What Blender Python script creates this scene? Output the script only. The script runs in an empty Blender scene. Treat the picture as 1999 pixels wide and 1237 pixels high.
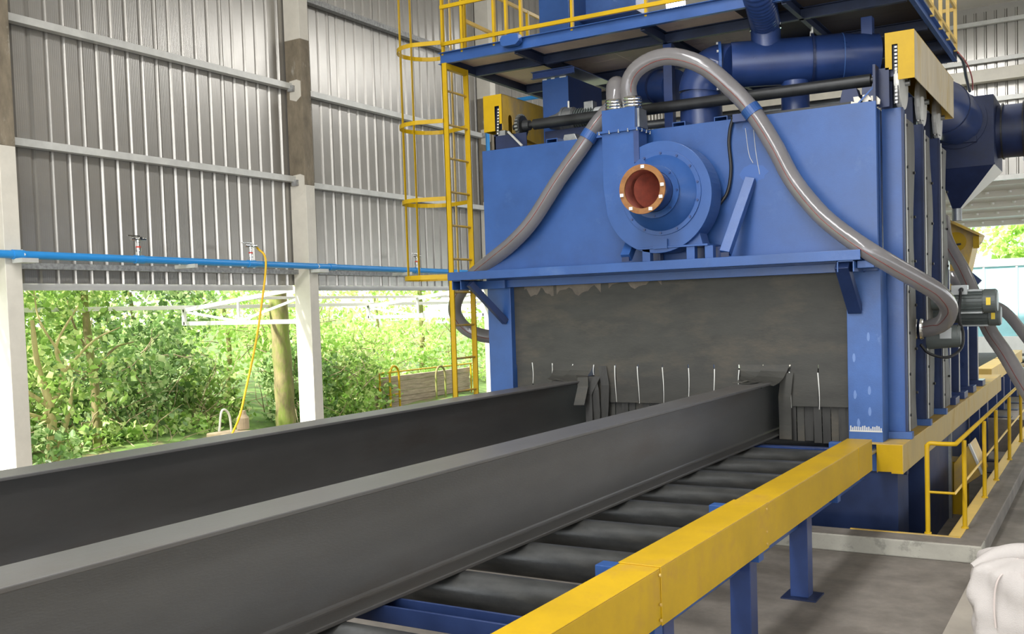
import bpy, bmesh, math, random
import numpy as np
from mathutils import Vector, Matrix

random.seed(7)
rng = np.random.default_rng(7)
S = bpy.context.scene
COL = S.collection
PI = math.pi

# ------------------------------------------------------------------ camera
F, CX, CY = 1963.6, 999.5, 618.5 + 76.46
YAW, PITCH, ROLL = (math.radians(a) for a in (-31.0874, -2.607, -1.8333))
CAM = Vector((0, 0, 2.3))
_w = Vector((math.sin(YAW) * math.cos(PITCH), math.cos(YAW) * math.cos(PITCH), math.sin(PITCH)))
_r0 = Vector((math.cos(YAW), -math.sin(YAW), 0))
_u0 = _r0.cross(_w)
_r = _r0 * math.cos(ROLL) + _u0 * math.sin(ROLL)
_u = -_r0 * math.sin(ROLL) + _u0 * math.cos(ROLL)
cd = bpy.data.cameras.new('camera')
cam = bpy.data.objects.new('camera', cd)
COL.objects.link(cam)
m = Matrix((_r, _u, -_w)).transposed().to_4x4()
m.translation = CAM
cam.matrix_world = m
cd.sensor_fit = 'HORIZONTAL'
cd.sensor_width = 36
cd.lens = 36 * F / 1999
cd.shift_y = (CY - 618.5) / 1999
cd.clip_end = 300
S.camera = cam


def px(x, y, axis, val):
    """point where the view ray of photo pixel (x, y) meets the plane axis = val"""
    d = _w + _r * ((x - CX) / F) - _u * ((y - CY) / F)
    t = (val - CAM[axis]) / d[axis]
    return CAM + d * t


X, Y, Z = 0, 1, 2
# ------------------------------------------------------------------ light
S.view_settings.view_transform = 'Standard'
S.view_settings.look = 'None'
S.view_settings.gamma = 1
S.view_settings.use_curve_mapping = False
S.view_settings.exposure = 0.0
wd = bpy.data.worlds.new('world')
S.world = wd
wd.use_nodes = True
nt = wd.node_tree
nt.nodes.clear()
o_ = nt.nodes.new('ShaderNodeOutputWorld')
b_ = nt.nodes.new('ShaderNodeBackground')
b_.inputs['Color'].default_value = (0.93, 0.97, 1.0, 1)
b_.inputs['Strength'].default_value = 3.2
nt.links.new(b_.outputs[0], o_.inputs[0])

sd = bpy.data.lights.new('sun', 'SUN')
sd.energy = 12.0
sd.angle = math.radians(3)
sd.color = (1, 0.95, 0.85)
so = bpy.data.objects.new('sun', sd)
COL.objects.link(so)
so.rotation_euler = Vector((-0.28, -0.68, 0.68)).to_track_quat('Z', 'Y').to_euler()


def area(name, loc, sx, sy, power, target=None, color=(1, 1, 1)):
    d = bpy.data.lights.new(name, 'AREA')
    d.shape = 'RECTANGLE'
    d.size, d.size_y = sx, sy
    d.energy = power
    d.color = color
    o = bpy.data.objects.new(name, d)
    o.location = loc
    if target is not None:
        o.rotation_euler = (Vector(loc) - Vector(target)).to_track_quat('Z', 'Y').to_euler()
    COL.objects.link(o)
    return o


# unseen area lamps added for daylight fill, below the solid roof and behind the camera
for yy in (-5.0, 3.0, 20.0):
    area('roof_fill', (-3.6, yy, 9.0), 1.6, 7.5, 760)
    area('roof_fill', (4.5, yy, 9.0), 1.6, 7.5, 140)
area('rear_fill', (-2.5, -9.5, 3.6), 12, 6.4, 800, (-3.0, 10, 2.4), (0.98, 0.98, 1))

# ------------------------------------------------------------------ materials
def mat(name, color, rough=0.5, metal=0.0, var=0.0, vscale=4.0, c2=None, bump=0.0, bscale=60.0,
        stretch=(1, 1, 1), spec=0.5, coat=0.0, c3=None, s3=1.2, t3=(0.55, 0.66), trans=0.0, alpha=1.0, ior=1.45, rvar=True):
    mt = bpy.data.materials.new(name)
    mt.use_nodes = True
    n = mt.node_tree
    bs = n.nodes['Principled BSDF']
    bs.inputs['Roughness'].default_value = rough
    bs.inputs['Metallic'].default_value = metal
    bs.inputs['Specular IOR Level'].default_value = spec
    bs.inputs['Coat Weight'].default_value = coat
    bs.inputs['Coat Roughness'].default_value = 0.25
    bs.inputs['Transmission Weight'].default_value = trans
    bs.inputs['IOR'].default_value = ior
    bs.inputs['Alpha'].default_value = alpha
    col = (*color, 1)
    bs.inputs['Base Color'].default_value = col
    if var or bump or c3:
        tc = n.nodes.new('ShaderNodeTexCoord')
        mp = n.nodes.new('ShaderNodeMapping')
        mp.inputs['Scale'].default_value = stretch
        n.links.new(tc.outputs['Object'], mp.inputs['Vector'])
        cur = None
        if var:
            ns = n.nodes.new('ShaderNodeTexNoise')
            ns.inputs['Scale'].default_value = vscale
            ns.inputs['Detail'].default_value = 6
            ns.inputs['Roughness'].default_value = 0.65
            n.links.new(mp.outputs[0], ns.inputs['Vector'])
            rp = n.nodes.new('ShaderNodeValToRGB')
            rp.color_ramp.elements[0].position = 0.33
            rp.color_ramp.elements[1].position = 0.68
            other = c2 if c2 else tuple(min(1, c * (1 + var)) for c in color)
            base = tuple(c * (1 - var) for c in color) if not c2 else color
            rp.color_ramp.elements[0].color = (*base, 1)
            rp.color_ramp.elements[1].color = (*other, 1)
            n.links.new(ns.outputs['Fac'], rp.inputs['Fac'])
            cur = rp.outputs['Color']
            if rvar:
                rr = n.nodes.new('ShaderNodeMapRange')
                rr.inputs['To Min'].default_value = max(0.02, rough - 0.10)
                rr.inputs['To Max'].default_value = min(1, rough + 0.12)
                n.links.new(ns.outputs['Fac'], rr.inputs['Value'])
                n.links.new(rr.outputs[0], bs.inputs['Roughness'])
        if c3:
            n3 = n.nodes.new('ShaderNodeTexNoise')
            n3.inputs['Scale'].default_value = s3
            n3.inputs['Detail'].default_value = 8
            n3.inputs['Roughness'].default_value = 0.7
            n.links.new(mp.outputs[0], n3.inputs['Vector'])
            r3 = n.nodes.new('ShaderNodeValToRGB')
            r3.color_ramp.elements[0].position = t3[0]
            r3.color_ramp.elements[1].position = t3[1]
            r3.color_ramp.elements[0].color = (0, 0, 0, 1)
            r3.color_ramp.elements[1].color = (1, 1, 1, 1)
            n.links.new(n3.outputs['Fac'], r3.inputs['Fac'])
            mx = n.nodes.new('ShaderNodeMix')
            mx.data_type = 'RGBA'
            n.links.new(r3.outputs['Color'], mx.inputs['Factor'])
            if cur:
                n.links.new(cur, mx.inputs['A'])
            else:
                mx.inputs['A'].default_value = col
            mx.inputs['B'].default_value = (*c3, 1)
            cur = mx.outputs['Result']
        if cur:
            n.links.new(cur, bs.inputs['Base Color'])
        if bump:
            nb = n.nodes.new('ShaderNodeTexNoise')
            nb.inputs['Scale'].default_value = bscale
            nb.inputs['Detail'].default_value = 5
            n.links.new(mp.outputs[0], nb.inputs['Vector'])
            bp = n.nodes.new('ShaderNodeBump')
            bp.inputs['Strength'].default_value = bump
            bp.inputs['Distance'].default_value = 0.01
            n.links.new(nb.outputs['Fac'], bp.inputs['Height'])
            n.links.new(bp.outputs[0], bs.inputs['Normal'])
    return mt


M = {}
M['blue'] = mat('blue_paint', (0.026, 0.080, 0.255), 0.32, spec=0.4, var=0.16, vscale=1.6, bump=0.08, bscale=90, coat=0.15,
                c3=(0.055, 0.118, 0.30), s3=1.7, t3=(0.58, 0.75))
M['blue_worn'] = mat('blue_paint_worn', (0.042, 0.105, 0.30), 0.42, var=0.18, vscale=2.5, c3=(0.16, 0.24, 0.46), s3=3.0,
                     t3=(0.6, 0.72), bump=0.1, bscale=70)
M['blue_duct'] = mat('blue_duct_paint', (0.020, 0.045, 0.155), 0.30, var=0.2, vscale=2.0, coat=0.3, c3=(0.06, 0.10, 0.26),
                     s3=2.2, t3=(0.6, 0.8))
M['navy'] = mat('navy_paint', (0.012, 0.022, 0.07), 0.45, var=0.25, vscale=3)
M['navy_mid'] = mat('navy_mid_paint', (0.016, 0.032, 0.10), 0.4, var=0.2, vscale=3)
M['navy_deck'] = mat('navy_beam_paint', (0.018, 0.028, 0.065), 0.5, var=0.3, vscale=3)
M['yellow'] = mat('yellow_paint', (0.49, 0.305, 0.006), 0.42, spec=0.25, var=0.12, vscale=2.0, coat=0.05, c3=(0.46, 0.27, 0.03), s3=2.4,
                  t3=(0.56, 0.72))
M['yellow_dusty'] = mat('yellow_paint_dusty', (0.62, 0.40, 0.06), 0.5, var=0.18, vscale=3.0, c3=(0.42, 0.31, 0.15), s3=2.6,
                        t3=(0.45, 0.65), stretch=(1, 1, 0.5))
M['yellow_streak'] = mat('yellow_dust_streaked', (0.58, 0.50, 0.36), 0.55, var=0.15, vscale=3.0, c3=(0.50, 0.36, 0.10), s3=3.5,
                         t3=(0.5, 0.68), stretch=(1, 1, 0.25))
M['yellow_tan'] = mat('yellow_tan_dusty', (0.47, 0.35, 0.13), 0.55, var=0.15, vscale=3.0, c3=(0.40, 0.26, 0.05), s3=3.0,
                      t3=(0.5, 0.68), stretch=(1, 1, 0.4))
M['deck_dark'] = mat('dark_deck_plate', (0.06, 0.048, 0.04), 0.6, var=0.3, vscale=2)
M['yellow_pale'] = mat('yellow_paint_pale', (0.72, 0.50, 0.14), 0.5, var=0.1)
M['steel_web'] = mat('blasted_steel', (0.094, 0.092, 0.090), 0.38, metal=0.0, var=0.16, vscale=2.2, bump=0.06, bscale=160,
                     stretch=(1, 0.25, 1), c3=(0.082, 0.070, 0.062), s3=1.4, t3=(0.56, 0.75), rvar=False)
M['steel_dark'] = mat('roller_steel', (0.040, 0.043, 0.045), 0.33, metal=0.5, var=0.45, vscale=7, c2=(0.075, 0.077, 0.076),
                      bump=0.12, bscale=50, stretch=(0.5, 1, 1))
M['black_steel'] = mat('black_steel', (0.028, 0.029, 0.03), 0.42, metal=0.3, var=0.3, vscale=6)
M['grey_steel'] = mat('grey_steel', (0.30, 0.31, 0.31), 0.38, metal=0.7, var=0.2, vscale=8)
M['chrome'] = mat('bright_steel', (0.70, 0.70, 0.68), 0.16, metal=1.0, bump=0.2, bscale=30)
M['galv'] = mat('galvanised_steel', (0.60, 0.595, 0.555), 0.40, metal=0.2, var=0.10, vscale=5)
M['galv_rough'] = mat('weathered_galvanised', (0.34, 0.34, 0.33), 0.55, metal=0.3, var=0.35, vscale=22)
M['rubber'] = mat('rubber', (0.046, 0.045, 0.039), 0.62, var=0.25, vscale=2.6, c3=(0.080, 0.069, 0.052), s3=1.6, t3=(0.5, 0.68),
                  bump=0.1, bscale=40, stretch=(0.6, 1, 1.6))
M['rubber_dark'] = mat('rubber_dark', (0.035, 0.034, 0.031), 0.6, var=0.35, vscale=6, stretch=(2, 2, 0.4))
M['rubber_grey'] = mat('rubber_grey', (0.115, 0.11, 0.095), 0.6, var=0.2, vscale=3, c3=(0.07, 0.066, 0.05), s3=2.2, t3=(0.5, 0.7))
M['cable'] = mat('cable', (0.012, 0.012, 0.013), 0.4)
M['slit_light'] = mat('slit_light_paint', (0.62, 0.62, 0.58), 0.5)
M['dust'] = mat('cement_smear', (0.16, 0.135, 0.11), 0.85, var=0.2, vscale=8)
M['rust'] = mat('rust', (0.19, 0.075, 0.026), 0.7, var=0.35, vscale=12, c2=(0.31, 0.145, 0.045), bump=0.2, bscale=60)
M['rust_dark'] = mat('rust_red', (0.15, 0.028, 0.015), 0.65, var=0.3, vscale=9)
M['white'] = mat('white_paint', (0.80, 0.79, 0.76), 0.45, var=0.05)
M['cream'] = mat('cream_paint', (0.66, 0.62, 0.53), 0.5, var=0.07, vscale=3)
M['primer'] = mat('brown_column', (0.20, 0.165, 0.115), 0.75, var=0.3, vscale=7, c3=(0.36, 0.33, 0.27), s3=5.0, t3=(0.56, 0.66),
                  stretch=(1, 1, 0.4))
M['concrete'] = mat('concrete', (0.19, 0.170, 0.148), 0.72, var=0.24, vscale=3.4, c3=(0.12, 0.105, 0.09), s3=0.8,
                    t3=(0.50, 0.68), bump=0.2, bscale=35)
M['concrete_light'] = mat('concrete_light', (0.37, 0.355, 0.305), 0.8, var=0.12, vscale=3, c3=(0.25, 0.245, 0.21), s3=4.5,
                          t3=(0.54, 0.62), bump=0.12, bscale=40)
M['concrete_pale'] = mat('concrete_pale', (0.37, 0.335, 0.285), 0.75, var=0.12, vscale=2, bump=0.1, bscale=35)
M['pipe_blue'] = mat('pipe_blue', (0.03, 0.27, 0.66), 0.32, var=0.05)
M['hose_yellow'] = mat('hose_yellow', (0.86, 0.52, 0.02), 0.4)
M['hose'] = mat('clear_hose', (0.24, 0.23, 0.238), 0.14, var=0.12, vscale=5, coat=0.5, metal=0.15)
M['hose_red'] = mat('hose_stripe', (0.22, 0.05, 0.04), 0.4)
M['plywood'] = mat('deck_plate_underside', (0.66, 0.52, 0.42), 0.62, var=0.14, vscale=1.8, c3=(0.42, 0.30, 0.22), s3=1.4, t3=(0.58, 0.7))
M['motor'] = mat('motor_grey', (0.10, 0.115, 0.11), 0.42, var=0.1)
M['motor_light'] = mat('motor_light_grey', (0.42, 0.44, 0.44), 0.4)
M['bark'] = mat('bark', (0.25, 0.21, 0.10), 0.85, var=0.4, vscale=9, c3=(0.20, 0.26, 0.05), s3=4, t3=(0.45, 0.6), stretch=(1, 1, 0.35),
                bump=0.5, bscale=25)
M['bark_pale'] = mat('bark_pale', (0.50, 0.42, 0.20), 0.85, var=0.3, vscale=8, stretch=(1, 1, 0.3), c3=(0.28, 0.30, 0.10), s3=3)
M['twig'] = mat('twig', (0.36, 0.28, 0.18), 0.85, var=0.2)
M['planks'] = mat('weathered_board', (0.40, 0.32, 0.25), 0.8, var=0.3, vscale=5, stretch=(1, 0.5, 4))
M['sack'] = mat('sack_cloth', (0.45, 0.42, 0.40), 0.85, var=0.05, vscale=4, c3=(0.36, 0.30, 0.28), s3=3.2, t3=(0.60, 0.76), bump=0.3,
                bscale=140)
M['earth'] = mat('earth_grass', (0.10, 0.17, 0.035), 0.9, var=0.5, vscale=3, c3=(0.22, 0.17, 0.09), s3=1.2)
M['cyan'] = mat('cyan_wall', (0.42, 0.80, 0.86), 0.5, var=0.06)
M['red_wire'] = mat('red_cable', (0.55, 0.05, 0.03), 0.4)
M['orange'] = mat('orange_paint', (0.75, 0.16, 0.02), 0.4)
M['label_yellow'] = mat('label_yellow', (0.85, 0.62, 0.05), 0.5)
M['cyan_tag'] = mat('cyan_tag', (0.20, 0.62, 0.85), 0.4)
M['soffit'] = mat('canopy_sheet', (0.72, 0.68, 0.63), 0.5)


def sheet_material():
    mt = mat('wall_sheet', (0.385, 0.368, 0.333), 0.27, metal=0.5, var=0.06, vscale=1.4, rvar=False)
    n = mt.node_tree
    bs = n.nodes['Principled BSDF']
    tc = n.nodes.new('ShaderNodeTexCoord')
    wv = n.nodes.new('ShaderNodeTexWave')
    wv.bands_direction = 'Y'
    wv.inputs['Scale'].default_value = 12
    wv.inputs['Distortion'].default_value = 0.0
    n.links.new(tc.outputs['Object'], wv.inputs['Vector'])
    bp = n.nodes.new('ShaderNodeBump')
    bp.inputs['Strength'].default_value = 0.12
    bp.inputs['Distance'].default_value = 0.006
    n.links.new(wv.outputs['Fac'], bp.inputs['Height'])
    n.links.new(bp.outputs[0], bs.inputs['Normal'])
    return mt


M['sheet'] = sheet_material()


def leaf_material(name, c1, c2, c3):
    mt = bpy.data.materials.new(name)
    mt.use_nodes = True
    n = mt.node_tree
    n.nodes.clear()
    out = n.nodes.new('ShaderNodeOutputMaterial')
    geo = n.nodes.new('ShaderNodeNewGeometry')
    rp = n.nodes.new('ShaderNodeValToRGB')
    e = rp.color_ramp.elements
    e[0].position, e[0].color = 0.0, (*c1, 1)
    e[1].position, e[1].color = 1.0, (*c3, 1)
    e2 = e.new(0.55)
    e2.color = (*c2, 1)
    n.links.new(geo.outputs['Random Per Island'], rp.inputs['Fac'])
    df = n.nodes.new('ShaderNodeBsdfPrincipled')
    df.inputs['Roughness'].default_value = 0.38
    tr = n.nodes.new('ShaderNodeBsdfTranslucent')
    mx = n.nodes.new('ShaderNodeMixShader')
    mx.inputs[0].default_value = 0.5
    n.links.new(rp.outputs[0], df.inputs['Base Color'])
    n.links.new(rp.outputs[0], tr.inputs['Color'])
    n.links.new(df.outputs[0], mx.inputs[1])
    n.links.new(tr.outputs[0], mx.inputs[2])
    n.links.new(mx.outputs[0], out.inputs['Surface'])
    return mt


def add_translucency(mt, fac, col):
    n = mt.node_tree
    out = n.nodes['Material Output']
    tr = n.nodes.new('ShaderNodeBsdfTranslucent')
    tr.inputs['Color'].default_value = (*col, 1)
    mx = n.nodes.new('ShaderNodeMixShader')
    mx.inputs[0].default_value = fac
    n.links.new(n.nodes['Principled BSDF'].outputs[0], mx.inputs[1])
    n.links.new(tr.outputs[0], mx.inputs[2])
    n.links.new(mx.outputs[0], out.inputs['Surface'])


add_translucency(M['hose'], 0.36, (0.75, 0.72, 0.68))
M['leaf'] = leaf_material('leaf_green', (0.13, 0.22, 0.05), (0.34, 0.54, 0.12), (0.74, 0.80, 0.36))
M['leaf_dark'] = leaf_material('leaf_dark', (0.09, 0.16, 0.05), (0.25, 0.42, 0.13), (0.62, 0.72, 0.36))
M['leaf_light'] = leaf_material('leaf_light', (0.28, 0.50, 0.10), (0.55, 0.76, 0.22), (0.82, 0.88, 0.45))


# ------------------------------------------------------------------ mesh building
class MB:
    def __init__(s):
        s.v, s.f, s.sm, s.mi = [], [], [], []
        s.cur = 0

    def add(s, vs, fs, smooth=False):
        b = len(s.v)
        s.v += [tuple(p) for p in vs]
        for f in fs:
            s.f.append(tuple(i + b for i in f))
            s.sm.append(smooth)
            s.mi.append(s.cur)
        return s

    def box(s, x0, x1, y0, y1, z0, z1):
        vs = [(x, y, z) for z in (z0, z1) for y in (y0, y1) for x in (x0, x1)]
        fs = [(0, 2, 3, 1), (4, 5, 7, 6), (0, 1, 5, 4), (2, 6, 7, 3), (0, 4, 6, 2), (1, 3, 7, 5)]
        return s.add(vs, fs)

    def bar(s, p0, p1, w, h, up=(0, 0, 1)):
        p0, p1 = Vector(p0), Vector(p1)
        d = (p1 - p0).normalized()
        up = Vector(up)
        if abs(d.dot(up)) > 0.98:
            up = Vector((1, 0, 0))
        a = d.cross(up).normalized()
        c = a.cross(d).normalized()
        vs = []
        for p in (p0, p1):
            for i, j in ((-1, -1), (1, -1), (1, 1), (-1, 1)):
                vs.append(p + a * (w / 2 * i) + c * (h / 2 * j))
        return s.add(vs, [(0, 1, 2, 3), (7, 6, 5, 4), (0, 4, 5, 1), (1, 5, 6, 2), (2, 6, 7, 3), (3, 7, 4, 0)])

    def prism(s, poly, axis, a0, a1):
        """polygon in the two other axes (in x, y, z order) pulled along axis"""
        n = len(poly)
        vs = []
        for a in (a0, a1):
            for p in poly:
                q = list(p)
                q.insert(axis, a)
                vs.append(q)
        fs = [tuple(range(n))[::-1], tuple(range(n, 2 * n))]
        fs += [(i, (i + 1) % n, n + (i + 1) % n, n + i) for i in range(n)]
        return s.add(vs, fs)

    def tube(s, pts, r, seg=14, cap=True, smooth=True):
        pts = [Vector(p) for p in pts]
        n = len(pts)
        rs = r if isinstance(r, (list, tuple)) else [r] * n
        tang = []
        for i in range(n):
            t = pts[min(i + 1, n - 1)] - pts[max(i - 1, 0)]
            tang.append(t.normalized())
        ref = Vector((0, 0, 1)) if abs(tang[0].z) < 0.9 else Vector((1, 0, 0))
        a = tang[0].cross(ref).normalized()
        vs = []
        for i in range(n):
            a = (a - tang[i] * a.dot(tang[i])).normalized()
            b = tang[i].cross(a)
            for k in range(seg):
                an = 2 * PI * k / seg
                vs.append(pts[i] + (a * math.cos(an) + b * math.sin(an)) * rs[i])
        fs = []
        for i in range(n - 1):
            for k in range(seg):
                k2 = (k + 1) % seg
                fs.append((i * seg + k, i * seg + k2, (i + 1) * seg + k2, (i + 1) * seg + k))
        s.add(vs, fs, smooth)
        if cap:
            s.add(vs[:seg], [tuple(range(seg))[::-1]])
            s.add(vs[-seg:], [tuple(range(seg))])
        return s

    def cyl(s, p0, p1, r, seg=20, r1=None):
        return s.tube([p0, p1], [r, r if r1 is None else r1], seg)

    def lathe(s, c, d, prof, seg=32, closed=False):
        """prof: (radius, distance along d) list"""
        c, d = Vector(c), Vector(d).normalized()
        ref = Vector((0, 0, 1)) if abs(d.z) < 0.9 else Vector((1, 0, 0))
        a = d.cross(ref).normalized()
        b = d.cross(a)
        vs = []
        for (r, t) in prof:
            for k in range(seg):
                an = 2 * PI * k / seg
                vs.append(c + d * t + (a * math.cos(an) + b * math.sin(an)) * r)
        fs = []
        n = len(prof)
        for i in range(n if closed else n - 1):
            j = (i + 1) % n
            for k in range(seg):
                k2 = (k + 1) % seg
                fs.append((i * seg + k, j * seg + k, j * seg + k2, i * seg + k2))
        return s.add(vs, fs)


def mesh_of(name, mb, mats, off=(0, 0, 0), bevel=0.0):
    me = bpy.data.meshes.new(name)
    off = Vector(off)
    me.from_pydata([tuple(Vector(v) - off) for v in mb.v], [], mb.f)
    if not isinstance(mats, (list, tuple)):
        mats = [mats]
    for mm in mats:
        me.materials.append(M[mm] if isinstance(mm, str) else mm)
    me.polygons.foreach_set('use_smooth', mb.sm)
    me.polygons.foreach_set('material_index', mb.mi)
    bm = bmesh.new()
    bm.from_mesh(me)
    bmesh.ops.recalc_face_normals(bm, faces=bm.faces)
    bm.to_mesh(me)
    bm.free()
    me.update()
    return me


def link(name, me, parent=None, loc=(0, 0, 0), bevel=0.0):
    o = bpy.data.objects.new(name, me)
    COL.objects.link(o)
    o.location = loc
    if parent is not None:
        o.parent = parent
    if bevel:
        md = o.modifiers.new('bevel', 'BEVEL')
        md.width = bevel
        md.segments = 2
        md.limit_method = 'ANGLE'
        md.angle_limit = math.radians(50)
    return o


ORG = {}


def tag(o, label=None, cat=None, group=None, kind=None):
    if label:
        o['label'] = label
    if cat:
        o['category'] = cat
    if group:
        o['group'] = group
    if kind:
        o['kind'] = kind
    return o


def thing(name, label, cat, loc, group=None, kind=None):
    o = bpy.data.objects.new(name, None)
    o.empty_display_size = 0.2
    COL.objects.link(o)
    o.location = loc
    tag(o, label, cat, group, kind)
    ORG[o.name] = Vector(loc)
    return o


def part(t, name, mb, mats, bevel=0.0, label=None, kind=None):
    """mesh given in world coordinates, child of a thing or of a part"""
    off = ORG[t.name]
    o = link(name, mesh_of(name, mb, mats, off), t, (0, 0, 0), bevel)
    ORG[o.name] = off
    tag(o, label, kind=kind)
    return o


def solo(name, mb, mats, label, cat, loc, group=None, kind=None, bevel=0.0):
    o = link(name, mesh_of(name, mb, mats, loc), None, loc, bevel)
    ORG[o.name] = Vector(loc)
    tag(o, label, cat, group, kind)
    return o


def struct(name, mb, mats, bevel=0.0):
    o = link(name, mesh_of(name, mb, mats), None, (0, 0, 0), bevel)
    ORG[o.name] = Vector((0, 0, 0))
    o['kind'] = 'structure'
    return o


def copies(t, name, me, places, bevel=0.0):
    """alike pieces sharing mesh data; places are world locations (or (loc, rotation))"""
    out = []
    for p in places:
        rot = None
        if len(p) == 2:
            p, rot = p
        o = link(name, me, t, Vector(p) - ORG[t.name], bevel)
        if rot:
            o.rotation_euler = rot
        ORG[o.name] = ORG[t.name]
        out.append(o)
    return out


def spline(pts, n=8):
    """Catmull-Rom through the points"""
    P = [Vector(p) for p in pts]
    P = [P[0] * 2 - P[1]] + P + [P[-1] * 2 - P[-2]]
    out = []
    for i in range(1, len(P) - 2):
        for k in range(n):
            t = k / n
            a, b, c, d = P[i - 1], P[i], P[i + 1], P[i + 2]
            out.append(0.5 * ((2 * b) + (c - a) * t + (2 * a - 5 * b + 4 * c - d) * t * t + (3 * b - a - 3 * c + d) * t ** 3))
    out.append(P[-2])
    return out


def bolt_mesh(r=0.012, h=0.012, m='black_steel', axis=(0, -1, 0)):
    return mesh_of('bolt', MB().tube([Vector((0, 0, 0)), Vector(axis) * h], r, 6, smooth=False), m)

# ================================================================== THE SETTING
fl = MB()
fl.box(-11.2, 12, -14, 9.6, -0.7, 0)
fl.box(-1.3, 12, 9.6, 45, -0.7, 0)
fl.box(-11.2, -7.3, 9.6, 45, -0.7, 0)
fl.box(-7.3, -1.3, 20.5, 45, -0.7, 0)
fl.box(-7.3, -1.3, 9.6, 20.5, -0.9, -0.6)
floor = struct('floor', fl, 'concrete')
# raised pour on the right and floor joints beyond the kerb
part(floor, 'raised_slab', MB().box(-1.02, 6, -6, 9.32, -0.01, 0.035), 'concrete_pale', 0.006)
for xx in (-0.42, 0.25):
    part(floor, 'floor_strip', MB().box(xx, xx + 0.62, 9.36, 20, -0.01, 0.02), 'concrete', 0.004)
kerb = struct('trim_1', MB().box(-7.5, -1.0, 9.33, 9.60, 0, 0.155), 'concrete_light', 0.012)
part(kerb, 'kerb_top', MB().box(-7.5, -1.01, 9.34, 9.60, 0.15, 0.158), 'concrete')
kerb2 = struct('trim_2', MB().box(-1.28, -1.0, 9.601, 20.5, 0, 0.155), 'concrete', 0.012)
part(kerb2, 'steel_angle', MB().box(-1.30, -1.20, 9.62, 20.4, 0.155, 0.162).box(-1.305, -1.298, 9.62, 20.4, 0.05, 0.162), 'yellow_pale')
part(kerb, 'steel_angle', MB().box(-2.15, -1.20, 9.585, 9.612, 0.158, 0.166), 'yellow_dusty')

# ---- wall of ribbed sheets on the left, standing over the openings
PITCH_R = 0.232


def ribbed(length_ribs, z0, z1, depth=0.036):
    """sheet in the YZ plane, pans flush, ribs pressed back towards -X"""
    prof = []
    for i in range(length_ribs):
        y = i * PITCH_R
        prof += [(0, y), (0, y + 0.152), (-depth, y + 0.162), (-depth, y + 0.190), (0, y + 0.218)]
    prof.append((0, length_ribs * PITCH_R + 0.0))
    mb = MB()
    vs = [(x, y, z) for z in (z0, z1) for x, y in prof]
    n = len(prof)
    mb.add(vs, [(i, i + 1, n + i + 1, n + i) for i in range(n - 1)])
    # overlap lip of the sheet
    ye = length_ribs * PITCH_R
    mb.add([(0.0, ye, z0), (0.006, ye - 0.006, z0), (0.006, ye - 0.006, z1), (0.0, ye, z1)], [(0, 1, 2, 3)])
    return mb


WX = -11.02
wall_left = struct('wall_left', MB().box(WX - 0.06, WX - 0.03, -14, 45, 9.2, 9.5), 'sheet')
pm = mesh_of('sheet_panel', ribbed(5, 2.80, 9.35), 'sheet')
ys = [-13.9 + 1.16 * i for i in range(50)]
copies(wall_left, 'sheet_panel', pm, [(WX, y + 0.03, 0) for y in ys])
COLS = [1.8, 6.78, 11.74, 17.2, 22.4, 27.4]
# horizontal girts, bay by bay
bays = list(zip(COLS[:-1], COLS[1:]))
rows = {0: (4.43, 5.85, 7.30), 1: (4.43, 5.85, 7.30), 2: (4.37, 5.81, 7.28), 3: (4.37, 5.81, 7.28), 4: (4.37, 5.81, 7.28)}


def channel(mb, x0, x1, y0, y1, zc, h, t=0.006):
    mb.box(x1 - t, x1, y0, y1, zc - h / 2, zc + h / 2)
    mb.box(x0, x1 - t, y0, y1, zc + h / 2 - t, zc + h / 2)
    mb.box(x0, x1 - t, y0, y1, zc - h / 2, zc - h / 2 + t)
    mb.box(x0, x0 + t, y0, y1, zc + h / 2 - 0.03, zc + h / 2 - t)
    return mb


for i, (a, b) in enumerate(bays):
    for k, zc in enumerate(rows[i]):
        mb = channel(MB(), -10.985, -10.87, a + 0.22 if i != 2 else a + 0.20, b + 0.02, zc, 0.088)
        part(wall_left, 'girt', mb, 'galv_rough' if (i >= 2 and k == 2) else 'galv')
    part(wall_left, 'girt', channel(MB(), -10.985, -10.90, a + 0.20, b, 3.0, 0.07), 'galv_rough')
    part(wall_left, 'head_beam', MB().box(-11.12, -11.03, a + 0.16, b, 2.72, 2.80), 'white')

# ---- columns
for i, y in enumerate(COLS):
    lab = {1: 'cream column at the bare-branched tree, brown bare patch above the blue pipe',
           2: 'cream column with stained brown upper length, beside the yellow hose',
           3: 'column seen behind the yellow platform railing, brown and cream'}.get(i)
    if lab is None:
        lab = ['cream wall column before the first bay of openings', '', '', '', 'cream wall column behind the blue machine',
               'cream corner column by the end wall'][i]
    t = thing('wall_column', lab, 'column', (-10.85, y + 0.1, 0), 'columns of the left wall')
    part(t, 'shaft', MB().box(-11.0, -10.68, y, y + 0.20, 0, 4.33), 'cream', 0.006)
    part(t, 'upper_shaft', MB().box(-11.0, -10.68, y, y + 0.20, 4.33, 6.55), 'primer', 0.006,
         label='bare brown stained length of column')
    part(t, 'top_shaft', MB().box(-11.0, -10.68, y, y + 0.20, 6.55, 9.35), 'cream', 0.006)
    for zc in rows[min(i, 4)][:2]:
        part(t, 'paint_patch', MB().prism([(-10.93, zc - 0.16), (-10.80, zc - 0.20), (-10.70, zc - 0.13), (-10.70, zc + 0.10),
                                           (-10.78, zc + 0.13), (-10.93, zc + 0.12)], 1, y - 0.004, y), 'cream')
        part(t, 'cleat', MB().box(-10.93, -10.82, y - 0.05, y - 0.0, zc - 0.045, zc + 0.045), 'galv_rough')

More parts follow.
